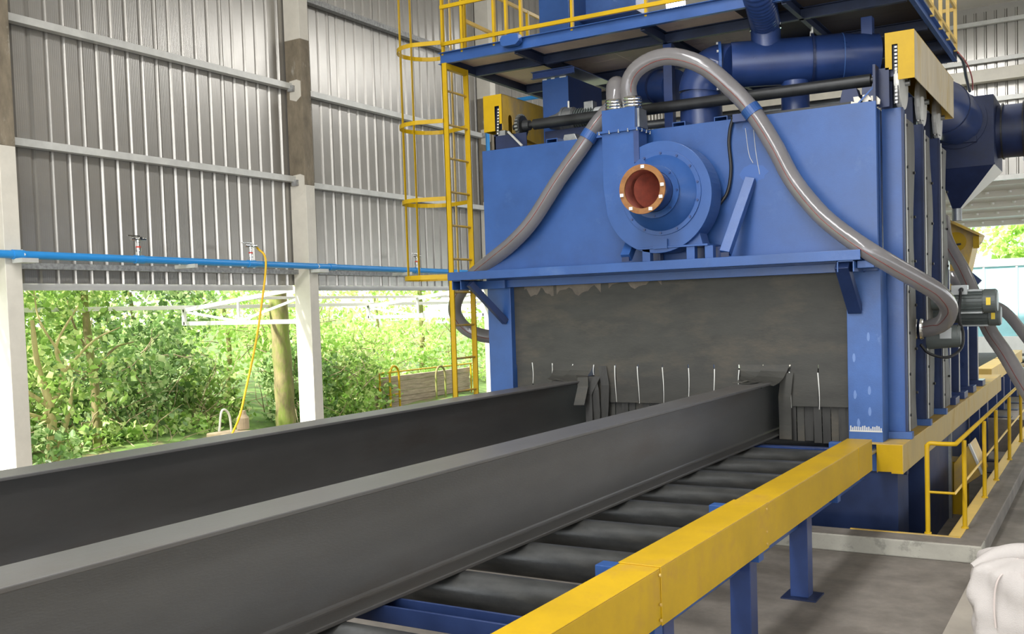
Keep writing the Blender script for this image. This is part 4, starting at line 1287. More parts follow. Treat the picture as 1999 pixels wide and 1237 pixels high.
def hoop(zc, h):
    pts = [(-7.02, 10.20)]
    pts.append((-7.36, 10.09))
    for k in range(13):
        an = -PI / 2 - PI * k / 12
        pts.append((-7.42 + 0.37 * math.cos(an), 10.465 + 0.375 * math.sin(an)))
    pts += [(-7.36, 10.84), (-7.02, 10.73)]
    mb = MB()
    n = len(pts)
    vs = []
    for i, (x, y) in enumerate(pts):
        a, b = Vector(pts[max(i - 1, 0)]), Vector(pts[min(i + 1, n - 1)])
        nn = Vector(((b - a).y, -(b - a).x)).normalized() * 0.004
        vs += [(x + nn.x, y + nn.y, zc - h / 2), (x - nn.x, y - nn.y, zc - h / 2), (x + nn.x, y + nn.y, zc + h / 2), (x - nn.x, y - nn.y, zc + h / 2)]
    fs = []
    for i in range(n - 1):
        a, b = 4 * i, 4 * i + 4
        fs += [(a, b, b + 2, a + 2), (a + 1, a + 3, b + 3, b + 1), (a, a + 1, b + 1, b), (a + 2, b + 2, b + 3, a + 3)]
    return mb.add(vs, fs)


for zc, h in ((6.5, 0.05), (5.57, 0.05), (4.63, 0.05), (3.69, 0.05), (2.74, 0.055)):
    part(ld, 'cage_hoop', hoop(zc, h), 'yellow')
for (x, y, m_) in ((-7.78, 10.40, 'yellow'), (-7.62, 10.78, 'yellow'), (-7.45, 10.095, 'yellow'), (-7.30, 10.835, 'yellow_pale'), (-7.755, 10.60, 'yellow')):
    if (x, y) in ((-7.62, 10.78), (-7.45, 10.095)):
        continue
    part(ld, 'cage_bar', MB().bar((x, y, 2.72), (x, y, 6.5), 0.035, 0.008), m_)

# ================================================================== RIGHT SIDE EQUIPMENT
hp_ = thing('dust_hopper', 'dark navy settling hopper with a pyramid bottom beyond the machine', 'hopper', (-1.8, 16.4, 3.5))
hx0, hx1, hz0, hz1 = -2.25, -1.50, 4.17, 5.16
part(hp_, 'box', MB().box(hx0, hx1, 16.0, 17.2, hz0, hz1), 'navy', 0.006)
part(hp_, 'pyramid', MB().add([(hx0, 16.0, hz0), (hx1, 16.0, hz0), (hx1, 17.2, hz0), (hx0, 17.2, hz0), (-2.10, 16.3, 3.6), (-1.99, 16.3, 3.6), (-1.99, 16.45, 3.6), (-2.10, 16.45, 3.6)],
                              [(0, 1, 5, 4), (1, 2, 6, 5), (2, 3, 7, 6), (3, 0, 4, 7), (4, 5, 6, 7)]), 'navy')
part(hp_, 'side_plate', MB().add([(hx1 + 0.002, 16.0, hz0), (hx1 + 0.002, 17.2, hz0), (-1.985, 16.45, 3.6), (-1.985, 16.3, 3.6)], [(0, 1, 2, 3)]), 'soffit')
part(hp_, 'seam', MB().box(hx0 - 0.01, hx1 + 0.01, 15.985, 16.0, hz0 - 0.01, hz0 + 0.02), 'navy')
part(hp_, 'outlet', MB().tube([(-2.045, 16.37, 3.6), (-2.045, 16.37, 3.42)], 0.07, 18), 'grey_steel')
part(hp_, 'inlet_ledge', MB().box(-2.2, -1.72, 15.9, 16.0, 4.50, 4.58), 'navy')
part(hp_, 'inlet_ring', MB().lathe((-1.98, 15.99, 4.83), (0, -1, 0), [(0.34, 0), (0.40, 0), (0.40, 0.03), (0.34, 0.03)], 36, True), 'navy')
de = thing('hopper_duct', 'dark blue elbow duct joining the roof duct to the hopper', 'duct', (-2.0, 15, 4.5))
part(de, 'elbow', MB().tube(spline([(-2.25, 13.55, 4.86), (-2.12, 14.1, 4.86), (-2.0, 14.9, 4.85), (-1.98, 15.99, 4.83)], 6), 0.34, 34), 'blue_duct')
part(de, 'seam_ring', MB().lathe((-2.01, 14.8, 4.85), (0.1, 1, 0), [(0.33, 0), (0.35, 0), (0.35, 0.02), (0.33, 0.02)], 34, True), 'navy')
dr = thing('exhaust_duct', 'dark round exhaust duct leaving the hopper towards the open hall', 'duct', (-1.0, 16.6, 4.3))
part(dr, 'pipe', MB().tube([(-1.5, 16.6, 4.70), (0.9, 16.6, 4.66)], 0.385, 36), 'navy')
for x in (-1.44, -1.16):
    part(dr, 'flange', MB().lathe((x, 16.6, 4.70), (1, 0, 0), [(0.37, 0), (0.41, 0), (0.41, 0.02), (0.37, 0.02)], 36, True), 'black_steel')
part(dr, 'bolt_lug', MB().box(-1.17, -1.13, 16.55, 16.65, 4.25, 4.30), 'grey_steel')
cbl = [px(1893, 178, Y, 16.3), px(1886, 150, Y, 15.6), px(1880, 120, Y, 14.8), px(1868, 103, Y, 14.3)]
solo('black_cable', MB().tube(spline(cbl, 8), 0.022, 8), 'cable', 'thick black cable dropping from the platform corner to the hopper', 'cable', (-1.8, 15, 4.6))
cbl = [px(1899, 176, Y, 16.3), px(1897, 150, Y, 15.7), px(1886, 122, Y, 14.9), px(1870, 102, Y, 14.28)]
solo('red_cable', MB().tube(spline(cbl, 8), 0.010, 6), 'red_wire', 'thin red cable dropping from the platform corner to the hopper', 'cable', (-1.7, 15, 4.6))

ye = thing('elevator_casing', 'yellow slanted elevator housing with a round inspection cover', 'casing', (-2.1, 18.2, -0.6))
pp = [px(x, y, Y, 18) for x, y in ((1838, 427), (1856, 430), (1914, 456), (1908, 470), (1900, 478), (1888, 530), (1886, 700), (1838, 700))]
part(ye, 'housing', MB().prism([(p.x, p.z) for p in pp], 1, 18.0, 18.7), 'yellow_dusty', 0.01)
a, b = px(1856, 432, Y, 17.98), px(1916, 459, Y, 17.98)
part(ye, 'top_flange', MB().bar(a, b, 0.5, 0.04), 'yellow_dusty')
p = px(1866, 472, Y, 17.99)
part(ye, 'inspection_cover', MB().lathe(p, (0, -1, 0), [(0, 0), (0.16, 0), (0.16, 0.025), (0, 0.03)], 28), 'yellow')
part(ye, 'latch', MB().bar(px(1862, 478, Y, 17.95), px(1876, 476, Y, 17.95), 0.03, 0.03), 'black_steel')
part(ye, 'lower_leg', MB().box(px(1840, 600, Y, 18.2).x, px(1886, 600, Y, 18.2).x, 18.2, 18.6, -0.6, px(1840, 600, Y, 18.2).z), 'yellow_dusty')
part(ye, 'hinge', MB().box(pp[3].x - 0.06, pp[3].x + 0.03, 17.95, 18.0, pp[3].z - 0.12, pp[3].z + 0.08), 'yellow')

# motors of the blast wheels
def motor(name, label, x0, x1, y, z, r, box=True, brk=-2.0, grp='blast wheel motors'):
    t = thing(name, label, 'motor', ((x0 + x1) / 2, y, z - r), grp)
    L = x1 - x0
    part(t, 'stator', MB().tube([(x0, y, z), (x0 + L * 0.72, y, z)], r * 0.92, 26), 'motor')
    fin = mesh_of('cooling_fin', MB().box(0, L * 0.66, -0.004, 0.004, 0, 0.02), 'motor')
    copies(t, 'cooling_fin', fin, [((x0 + 0.02, y - r * 0.91 * math.sin(a), z + r * 0.91 * math.cos(a)), (a, 0, 0)) for a in [2 * PI * k / 20 for k in range(20)]])
    part(t, 'fan_cowl', MB().lathe((x0 + L * 0.72, y, z), (1, 0, 0), [(0, 0), (r * 1.04, 0), (r * 1.04, L * 0.24), (r * 0.9, L * 0.28), (0, L * 0.28)], 28), 'motor', 0.003)
    part(t, 'side_pad', MB().box(x0 + 0.03, x0 + L * 0.7, y - r * 0.5, y + r * 0.5, z - r * 1.06, z - r * 0.86), 'motor_light', 0.004)
    part(t, 'name_plate', MB().box(x0 + L * 0.33, x0 + L * 0.70, y - r * 0.5, y + r * 0.5, z + r * 0.84, z + r * 1.04), 'motor_light', 0.004)
    part(t, 'sticker', MB().box(x0 + L * 0.79, x0 + L * 0.88, y - r * 1.055, y - r * 1.03, z - r * 0.35, z + r * 0.3), 'label_yellow')
    if box:
        part(t, 'terminal_box', MB().box(x0 + 0.04, x0 + 0.21, y - r * 0.9, y + 0.02, z + r * 0.6, z + r * 1.45), 'motor_light', 0.006)
        part(t, 'gland', MB().tube([(x0 + 0.15, y - r * 0.9, z + r * 1.05), (x0 + 0.15, y - r * 1.3, z + r * 1.0)], 0.025, 12), 'cable')
    part(t, 'drive_end', MB().tube([(brk, y, z), (x0, y, z)], r * 0.7, 20), 'motor')
    return t


motor('wheel_motor', 'grey electric motor with terminal box and yellow sticker beside the chamber wall', -1.66, -1.15, 12.5, 2.235, 0.130)
motor('wheel_motor', 'lower grey motor half hidden under the other one, yellow sticker on its cowl', -1.62, -1.16, 13.0, 2.06, 0.115, False)
vm = thing('small_motor', 'small grey motor hanging under the clear hose end', 'motor', (-1.78, 12.2, 1.7), 'blast wheel motors')
p0, p1 = px(1838, 660, Y, 12.1), px(1872, 655, Y, 12.1)
part(vm, 'body', MB().tube([p0 + Vector((-0.15, 0, 0)), p1], 0.125, 24), 'motor')
part(vm, 'end_ring', MB().lathe(p1, (1, 0, 0), [(0.07, -0.01), (0.11, -0.01), (0.115, 0.02), (0.07, 0.02)], 24, True), 'galv')
part(vm, 'fan_cover', MB().tube([p1, p1 + Vector((0.03, 0, 0))], 0.125, 24), 'motor')
part(vm, 'terminal_box', MB().box(p0.x, p0.x + 0.12, 11.95, 12.05, p0.z, p0.z + 0.12), 'motor_light', 0.004)
part(vm, 'bracket', MB().box(-2.06, p0.x - 0.1, 12.02, 12.2, p0.z - 0.06, p0.z + 0.06), 'navy')
cb = [(-1.51, 12.33, 2.37), (-1.50, 12.2, 2.30), (-1.50, 12.1, 2.05), px(1880, 650, Y, 12.0), px(1876, 680, Y, 11.9), px(1850, 697, Y, 11.7), px(1815, 690, Y, 11.6), px(1797, 672, Y, 11.55)]
solo('motor_cable', MB().tube(spline(cb, 8), 0.016, 8), 'cable', 'black cable looping from the motor terminal box down under the hose', 'cable', (-1.5, 12.1, 1.6))
p = px(1829, 562, Y, 12.5)
tg_ = thing('wall_tag', 'small bright blue plastic tag on the machine side above the hose', 'tag', (p.x, 12.2, p.z))
part(tg_, 'plate', MB().box(p.x - 0.035, p.x + 0.035, 12.40, 12.42, p.z - 0.04, p.z + 0.04), 'cyan_tag', 0.003)
part(tg_, 'arm', MB().box(-1.86, p.x + 0.05, 12.42, 12.44, p.z - 0.03, p.z - 0.01), 'galv')

# clear hoses on the far side
h3 = [(-2.05, 15.0, 3.35), px(1848, 470, Y, 14.3), px(1878, 525, Y, 13.9), px(1905, 585, Y, 13.7), px(1932, 645, Y, 13.4), px(1962, 690, Y, 13.0), px(1999, 752, Y, 12.5), px(2060, 850, Y, 11.9)]
hose('suction_hose', 'thick clear hose slanting down past the motors towards the railing', h3, 0.088, [], [])
h4 = [(-2.05, 16.5, 2.6), px(1858, 540, Y, 15.5), px(1885, 565, Y, 15.3), px(1925, 590, Y, 15.1), px(1960, 607, Y, 15.0), px(1999, 652, Y, 14.8), px(2060, 740, Y, 14.4)]
hose('suction_hose', 'thinner clear hose further back, above the thick slanting hose', h4, 0.07, [], [], stripe=False)
br = px(1905, 570, Y, 16.5)
part(mc, 'far_bracket', MB().bar(px(1848, 500, Y, 16.5), px(1912, 552, Y, 16.5), 0.10, 0.10).bar(px(1852, 500, Y, 16.2), px(1880, 545, Y, 16.2), 0.012, 0.02), 'blue_duct')

# ================================================================== YELLOW HANDRAIL ON THE KERB
hr = thing('pit_handrail', 'yellow tube handrail on the kerb around the machine pit', 'railing', (-1.2, 10, 0.155))
zt, zm, zk = 0.985, 0.545, 0.155
A0, A1 = (-1.475, 9.63), (-1.235, 9.63)
tube = lambda pts, r=0.02: MB().tube(pts, r, 10)
part(hr, 'top_rail', tube(spline([(*A0, zt - 0.05), (A0[0] + 0.02, 9.63, zt), (-1.36, 9.63, zt), (-1.24, 9.65, zt)], 5) + [(-1.21, 20, zt)]), 'yellow')
mp_ = [(A0[0], 9.63, zm), (-1.245, 9.63, zm)]
part(hr, 'mid_rail', tube(mp_, 0.012), 'yellow')
part(hr, 'mid_rail', tube([(-1.245, 9.63, zm), (-1.21, 20, zm)], 0.011), 'yellow_pale')
for x, y in ((A0[0], A0[1]), (-1.212, 10.0), (-1.21, 11.60), (-1.205, 12.75), (-1.205, 14.4), (-1.205, 16.2), (-1.205, 18.0), (-1.205, 19.9)):
    q = part(hr, 'post', MB().tube([(x, y, 0.16), (x, y, zt - 0.01)], 0.021, 12), 'yellow')
    part(q, 'weld_foot', MB().lathe((x, y, 0.16), (0, 0, 1), [(0, 0), (0.034, 0), (0.03, 0.02), (0.0, 0.022)], 10), 'yellow')

# ================================================================== WHITE SACK
def sack():
    n, mrow = 48, 22
    bmv = []
    c = Vector((-0.30, 7.0, 0.035))
    hw, hd, H = 0.49, 0.34, 0.56
    vs = []
    for j in range(mrow + 1):
        v = j / mrow
        if v < 0.74:
            z = v / 0.74 * H
            sc = 1 + 0.06 * math.sin(v * 4) - 0.05 * (1 - v)
        else:
            k = (v - 0.74) / 0.26
            z = H + 0.10 * math.sin(k * PI / 2)
            sc = (1 - k ** 1.7) * (1 + 0.06 * math.sin(0.74 * 4)) + 1e-4
        for i in range(n):
            a = 2 * PI * i / n
            e = 0.42
            cx_ = math.copysign(abs(math.cos(a)) ** e, math.cos(a)) * hw
            cy_ = math.copysign(abs(math.sin(a)) ** e, math.sin(a)) * hd
            fold = 0.014 * math.sin(7 * a + 6 * v) + 0.012 * math.sin(13 * a - 9 * v) + 0.008 * math.sin(5 * a + 21 * v)
            wob = 0.02 * math.sin(3 * a + v * 5)
            zz = z + (0.035 * math.sin(2 * a + 1) + 0.03 * math.sin(5 * a)) * max(0, v - 0.6)
            vs.append((c.x + cx_ * (sc + wob) + fold, c.y + cy_ * (sc + wob) + fold, c.z + zz))
    fs = []
    for j in range(mrow):
        for i in range(n):
            i2 = (i + 1) % n
            fs.append((j * n + i, j * n + i2, (j + 1) * n + i2, (j + 1) * n + i))
    fs.append(tuple(range(n))[::-1])
    return MB().add(vs, fs, True)


sk = thing('bulk_sack', 'grubby white woven bulk sack standing on the raised concrete', 'sack', (-0.3, 7.0, 0.035))
part(sk, 'bag', sack(), 'sack')
seam = [px(1944, 1225, Y, 6.655), px(1941, 1190, Y, 6.65), px(1943, 1150, Y, 6.65), px(1952, 1125, Y, 6.66), px(1968, 1114, Y, 6.72), (-0.52, 6.85, 0.69)]
part(sk, 'seam', MB().tube(spline(seam, 8), 0.006, 6), mat('seam_thread', (0.55, 0.48, 0.45), 0.9))
fold = [(-0.78, 6.80, 0.60), (-0.66, 6.86, 0.67), (-0.52, 6.88, 0.70), (-0.38, 6.85, 0.69), (-0.2, 6.82, 0.72), (0.0, 6.9, 0.76)]
part(sk, 'folded_top', MB().tube(spline(fold, 8), [0.03 + 0.035 * math.sin(PI * i / 40) for i in range(41)], 12), 'sack')

# ================================================================== OUTSIDE
gd_ = MB()
n1, n2 = 26, 40
vs = []
for i in range(n1 + 1):
    for j in range(n2 + 1):
        x = -11.25 - 45 * (i / n1) ** 1.4
        y = -12 + 75 * j / n2
        d = -11.25 - x
        z = -0.25 + 0.35 * min(d / 3, 1) + 0.045 * d + 0.15 * math.sin(x * 0.9 + y * 0.7) * min(1, d / 2)
        vs.append((x, y, z))
fs = [(i * (n2 + 1) + j, i * (n2 + 1) + j + 1, (i + 1) * (n2 + 1) + j + 1, (i + 1) * (n2 + 1) + j) for i in range(n1) for j in range(n2)]
gd_.add(vs, fs, True)
g_ = link('garden_ground', mesh_of('garden_ground', gd_, 'earth'))
tag(g_, 'rough green ground outside the open wall', 'ground', kind='structure')
yd = link('yard_ground', mesh_of('yard_ground', MB().box(-11.2, 30, 45, 90, -0.3, -0.02), 'concrete_pale'))
tag(yd, 'pale concrete yard beyond the end wall', 'ground', kind='structure')


def leaves(n, centre, size, lsize, m, shell=0.35, flat=0.0):
    """n leaves as bent rhombs scattered through an ellipsoid"""
    c, s = np.array(centre), np.array(size)
    u = rng.normal(size=(n, 3))
    u /= np.linalg.norm(u, axis=1)[:, None]
    rad = (shell + (1 - shell) * rng.random(n)) ** (1 / 2)
    # lumpy outline
    lump = 1 + 0.22 * np.sin(u[:, 0] * 5 + centre[0]) * np.sin(u[:, 1] * 6 + centre[1]) + 0.18 * np.sin(u[:, 2] * 7 + 2 * centre[1])
    pos = c + u * s * (rad * lump)[:, None]
    d = rng.normal(size=(n, 3))
    d[:, 2] -= 0.35
    d /= np.linalg.norm(d, axis=1)[:, None]
    w = np.cross(d, rng.normal(size=(n, 3)))
    w /= np.linalg.norm(w, axis=1)[:, None]
    nn = np.cross(d, w)
    L = lsize * (0.55 + 0.8 * rng.random(n))[:, None]
    W = L * (0.24 + 0.16 * rng.random(n))[:, None]
    p0 = pos - d * L / 2
    p1 = pos + w * W + nn * L * 0.10
    p2 = pos + d * L / 2 - nn * L * 0.10
    p3 = pos - w * W + nn * L * 0.10
    v = np.stack([p0, p1, p2, p3], 1).reshape(-1, 3)
    me = bpy.data.meshes.new('foliage')
    me.vertices.add(4 * n)
    me.vertices.foreach_set('co', v.ravel())
    idx = np.arange(4 * n).reshape(n, 4)
    tri = np.concatenate([idx[:, [0, 1, 2]], idx[:, [0, 2, 3]]], 1).reshape(-1)
    me.loops.add(6 * n)
    me.loops.foreach_set('vertex_index', tri)
    me.polygons.add(2 * n)
    me.polygons.foreach_set('loop_start', np.arange(0, 6 * n, 3))
    me.materials.append(M[m])
    me.update()
    me.validate()
    return me


def ground_z(x, y):
    d = -11.25 - x
    return -0.25 + 0.35 * min(d / 3, 1) + 0.045 * d


def plant(name, label, cat, base, crowns, trunk=None, group=None, bark='bark', twigs=0, lsize=0.13):
    """crowns: list of (dx, dy, z, sx, sy, sz, n, material)"""
    bz = ground_z(base[0], base[1]) - 0.05
    t = thing(name, label, cat, (base[0], base[1], bz), group)
    if trunk:
        for pts, r0, r1 in trunk:
            sp = spline([(base[0] + p[0], base[1] + p[1], bz + p[2]) for p in pts], 6)
            n = len(sp)
            part(t, 'trunk' if r0 > 0.05 else 'branch', MB().tube(sp, [(r0 + (r1 - r0) * i / (n - 1)) * (1 + 0.05 * math.sin(i * 1.7)) for i in range(n)], 10), bark)
    for (dx, dy, z, sx, sy, sz, n, m) in crowns:
        me = leaves(n, (base[0] + dx, base[1] + dy, z), (sx, sy, sz), lsize, m)
        o = link('foliage', me, t)
        o.location = -Vector((base[0], base[1], bz))
        o['kind'] = 'stuff'
    if twigs:
        mb = MB()
        for _ in range(twigs):
            cr_ = random.choice(crowns)
            p0 = Vector((base[0] + cr_[0], base[1] + cr_[1], cr_[2]))
            p0 += Vector((random.uniform(-1, 1) * cr_[3] * 0.8, random.uniform(-1, 1) * cr_[4] * 0.8, random.uniform(-1, 0.6) * cr_[5] * 0.8))
            dv = Vector((random.uniform(-0.3, 0.8), random.uniform(-1, 1), random.uniform(-0.3, 0.9))).normalized() * random.uniform(0.4, 1.2)
            kn = Vector((random.uniform(-.1, .1), random.uniform(-.1, .1), random.uniform(-.1, .1)))
            mb.tube([p0, p0 + dv * 0.5 + kn, p0 + dv], [0.011, 0.008, 0.004], 5)
        part(t, 'twigs', mb, 'twig', kind='stuff')
    return t


# trees with trunks seen through the first opening
plant('bare_tree', 'pale crooked tree with bare branches by the cream column', 'tree', (-13.6, 9.15),
      [(-0.5, 0.3, 2.9, 0.9, 1.0, 0.6, 500, 'leaf'), (0.3, 0.5, 1.5, 0.5, 0.9, 0.7, 420, 'leaf'), (0.4, -0.3, 0.5, 0.4, 0.7, 0.4, 350, 'leaf_dark')],
      [([(0, 0, 0), (0.05, 0.05, 0.9), (-0.02, -0.08, 1.6), (0.0, -0.15, 2.3)], 0.075, 0.03),
       ([(0.0, -0.02, 0.9), (0.1, 0.25, 1.4), (0.1, 0.15, 1.9), (0.1, 0.55, 2.5)], 0.042, 0.012),
       ([(0.05, 0.05, 1.0), (0.0, -0.4, 1.35), (0.0, -0.8, 1.75)], 0.042, 0.012),
       ([(0.08, 0.2, 1.45), (0.2, 0.7, 1.95), (0.2, 1.2, 2.15)], 0.025, 0.008),
       ([(0.1, 0.2, 1.8), (0.1, -0.1, 2.3), (0.0, -0.1, 2.8)], 0.022, 0.008),
       ([(0.1, 0.3, 1.6), (0.2, 0.55, 1.5), (0.2, 1.0, 1.75)], 0.018, 0.006),
       ([(0.05, 0.0, 0.8), (0.1, -0.4, 0.95), (0.1, -0.9, 0.9)], 0.04, 0.012),
       ([(0.02, 0.1, 0.2), (0.1, 0.3, 0.9), (0.08, 0.42, 1.4)], 0.05, 0.015)], bark='bark_pale', lsize=0.12)
plant('thin_tree', 'brown slender trunk between the bare tree and the leafy bushes', 'tree', (-14.2, 10.45),
      [(-0.3, 0.2, 3.3, 1.0, 1.2, 0.7, 900, 'leaf'), (-0.4, -0.3, 2.6, 0.7, 0.9, 0.4, 350, 'leaf')],
      [([(0, 0, 0), (0.03, -0.03, 1.0), (0.0, -0.10, 2.0), (0, -0.14, 3.3)], 0.085, 0.05),
       ([(0.0, -0.05, 1.3), (0.1, 0.3, 1.7), (0.1, 0.7, 1.8)], 0.03, 0.01),
       ([(0.0, -0.08, 1.6), (0.1, -0.4, 2.1), (0.1, -0.5, 2.5)], 0.03, 0.01)], lsize=0.13)
plant('mossy_tree', 'thick mossy straight trunk behind the white canopy bracket', 'tree', (-14.0, 14.5),
      [(-0.3, 0.1, 4.0, 1.3, 1.6, 0.8, 800, 'leaf')],
      [([(0, 0.05, 0), (0.0, 0.03, 1.0), (0.0, -0.02, 2.2), (0, -0.06, 4.0)], 0.20, 0.165)], lsize=0.14)
plant('palm_like_tree', 'slim tree with a tuft of hanging leaves in the far opening', 'tree', (-16.5, 22.5),
      [(0, 0, 3.3, 1.0, 1.5, 0.5, 700, 'leaf_light')],
      [([(0, 0, 0), (0.02, 0.05, 1.5), (0, 0, 3.3)], 0.09, 0.06)], lsize=0.16)

SH = [  # x, y, z, sx, sy, sz, n, material, label
    (-14.9, 8.0, 0.9, 0.9, 1.3, 1.1, 2200, 'leaf_dark', 'dark leafy bush left of the bare pale tree'),
    (-15.4, 9.7, 1.1, 0.8, 1.2, 1.0, 2000, 'leaf', 'mid green bush behind the bare pale tree'),
    (-15.0, 11.4, 0.9, 0.9, 1.1, 1.2, 2600, 'leaf_dark', 'dark bush right of the slender trunk'),
    (-15.6, 12.7, 1.2, 0.9, 1.1, 1.2, 2600, 'leaf_dark', 'dark glossy bush beside the hanging yellow hose'),
    (-15.0, 13.5, 0.5, 0.7, 0.9, 0.9, 1700, 'leaf', 'bright bush below the white canopy bracket'),
    (-14.6, 12.2, 0.2, 0.6, 1.2, 0.55, 1500, 'leaf_light', 'low sunlit undergrowth in front of the dark bushes'),
    (-14.3, 10.6, 0.15, 0.5, 1.0, 0.5, 1000, 'leaf_light', 'low sunlit undergrowth at the foot of the slender trunk'),
    (-14.4, 15.4, 0.8, 0.7, 1.0, 1.2, 2300, 'leaf_dark', 'grey green shrub right of the mossy trunk'),
    (-14.3, 16.9, 0.6, 0.7, 1.0, 1.0, 1900, 'leaf', 'grey green shrub in front of the board stack'),
    (-15.5, 18.6, 1.1, 0.9, 1.5, 1.3, 2200, 'leaf_light', 'feathery pale shrub above the board stack'),
    (-16.2, 21.2, 1.2, 0.9, 1.7, 1.2, 2000, 'leaf_light', 'bright yellow green shrub behind the ladder foot'),
    (-15.6, 16.5, 1.9, 0.9, 1.4, 0.7, 1500, 'leaf_light', 'sunlit top growth right of the middle column'),
    (-16.0, 24.5, 1.2, 1.0, 2.0, 1.5, 2000, 'leaf_light', 'pale shrub beyond the ladder near the machine'),
]
for (x, y, z, sx, sy, sz, n, m_, lab) in SH:
    plant('shrub', lab, 'shrub', (x, y), [(0, 0, z, sx, sy, sz, n, m_)], None, 'bushes outside the left openings', twigs=45, lsize=0.135)
TR = [
    (-16.8, 8.2, 2.6, 1.2, 1.8, 1.4, 2600, 'leaf', 'leafy tree crown behind the bare tree'),
    (-17.3, 10.8, 2.4, 1.2, 1.8, 1.5, 2800, 'leaf', 'leafy tree crown above the slender trunk'),
    (-17.0, 13.4, 2.6, 1.2, 1.8, 1.5, 2800, 'leaf_dark', 'dark leafy tree crown above the dark bushes'),
    (-17.6, 16.4, 2.4, 1.2, 1.8, 1.3, 2000, 'leaf_light', 'pale leafy crown behind the mossy trunk'),
    (-19.5, 20.0, 2.4, 1.4, 2.4, 1.5, 2000, 'leaf_light', 'pale distant crown over the board stack'),
    (-20.5, 25.5, 2.6, 1.5, 2.8, 1.6, 2000, 'leaf_light', 'pale distant crown left of the machine'),
    (-20.0, 10.0, 3.2, 1.6, 3.5, 2.2, 3200, 'leaf', 'large distant crown filling the first opening'),
    (-21.0, 15.5, 3.4, 1.6, 3.2, 2.0, 2400, 'leaf_light', 'large distant crown filling the gap at the middle column'),
    (-13.7, 8.7, 3.25, 0.8, 1.4, 0.35, 700, 'leaf', 'overhanging leaves under the sheet edge by the cream column'),
]
for (x, y, z, sx, sy, sz, n, m_, lab) in TR:
    plant('leafy_tree', lab, 'tree', (x, y), [(0, 0, z, sx, sy, sz, n, m_)],
          [([(0, 0, 0), (0.05, 0.1, z * 0.5), (0, 0, z)], 0.07, 0.04)], 'trees outside the left openings', lsize=0.15, twigs=15)

# white canopy brackets on the outside of the columns
def bracket(y, zt0, lab):
    t = thing('canopy_bracket', lab, 'bracket', (-11.2, y, 2.2), 'outside canopy brackets')
    xo, xi = -14.15, -11.12
    rb = lambda nm, a, b, w=0.055, h=0.07: part(t, nm, MB().bar(a, b, w, h), 'white', 0.002)
    rb('bottom_chord', (xi, y, 2.23), (xo, y, 2.25))
    rb('top_chord', (xi, y, 2.80), (xo, y, 2.48))
    rb('end_post', (xo, y, 2.22), (xo, y, 2.50))
    rb('end_post', (xi, y, 2.2), (xi, y, 2.84))
    rb('web', (xo, y, 2.46), (-12.8, y, 2.26), 0.04, 0.04)
    rb('web', (-12.8, y, 2.26), (xi, y, 2.68), 0.04, 0.04)
    rb('web', (-12.8, y, 2.26), (-12.8, y, 2.60), 0.04, 0.04)
    return t


for y, lab in ((7.0, 'white canopy bracket outside the cream column by the bare tree'), (12.28, 'white triangular canopy bracket in front of the mossy trunk'),
               (17.4, 'white canopy bracket seen against pale leaves left of the ladder'), (22.6, 'white canopy bracket hidden by the machine')):
    bracket(y, 2.8, lab)
solo('canopy_purlin', MB().box(-14.18, -14.12, 1, 28, 2.50, 2.57), 'white', 'long white rail joining the tips of the canopy brackets', 'rail', (-14.15, 14, 2.5), bevel=0.003)
solo('canopy_purlin', MB().box(-12.83, -12.77, 12.3, 28, 2.63, 2.68), 'white', 'inner white rail lying on the canopy brackets', 'rail', (-12.8, 20, 2.63), bevel=0.003)

# stack of boards with yellow end hoops
bs = thing('board_stack', 'weathered board fence panel with planks behind the beams outside', 'boards', (-14.0, 19.2, 0))
pA, pB = px(733, 738, X, -14.0), px(916, 718, X, -14.0)
gz = ground_z(-14, 19)
H_ = pA.z - gz
for k in range(6):
    z0 = gz + H_ * k / 6
    part(bs, 'plank', MB().box(-14.05 - 0.01 * (k % 2), -14.0 + 0.008 * (k % 3), pA.y, pB.y, z0 + 0.004, z0 + H_ / 6 - 0.004), 'planks', 0.003)
fr = thing('yellow_frame', 'thin yellow pipe frame around the board panel outside', 'frame', (-13.9, 19, gz))
part(fr, 'top_bar', MB().tube([(-13.92, pA.y, pA.z + 0.10), (-13.92, pB.y, pB.z + 0.12)], 0.018, 8), 'yellow')
part(fr, 'side_bar', MB().tube([(-13.92, pA.y + 0.05, gz), (-13.92, pA.y + 0.05, pA.z + 0.10)], 0.022, 8), 'yellow')
part(fr, 'side_bar', MB().tube([(-13.92, pB.y - 0.05, gz), (-13.92, pB.y - 0.05, pB.z + 0.12)], 0.022, 8), 'yellow')
part(fr, 'cross_bar', MB().tube([(-13.92, pA.y, pA.z - 0.42), (-13.92, pA.y + 0.7, pA.z - 0.40)], 0.018, 8), 'yellow')


def hook(x, m_, lab):
    a, b = px(x - 9, 735, X, -13.8), px(x + 9, 735, X, -13.8)
    top = px(x, 714, X, -13.8).z
    pts = [(-13.8, a.y, gz), (-13.8, a.y, a.z)] + [(-13.8, (a.y + b.y) / 2 - (b.y - a.y) / 2 * math.cos(t), a.z + (top - a.z) * math.sin(t)) for t in
                                           [PI * k / 10 for k in range(1, 10)]] + [(-13.8, b.y, b.z), (-13.8, b.y, gz)]
    solo('pipe_hoop', MB().tube(pts, 0.026, 10), m_, lab, 'hoop', (-13.8, (a.y + b.y) / 2, gz), 'pipe hoops at the board panel')


hook(770, 'yellow', 'yellow bent pipe hoop before the board panel')
hook(860, 'bark', 'brown bent pipe hoop before the board panel, near the ladder')

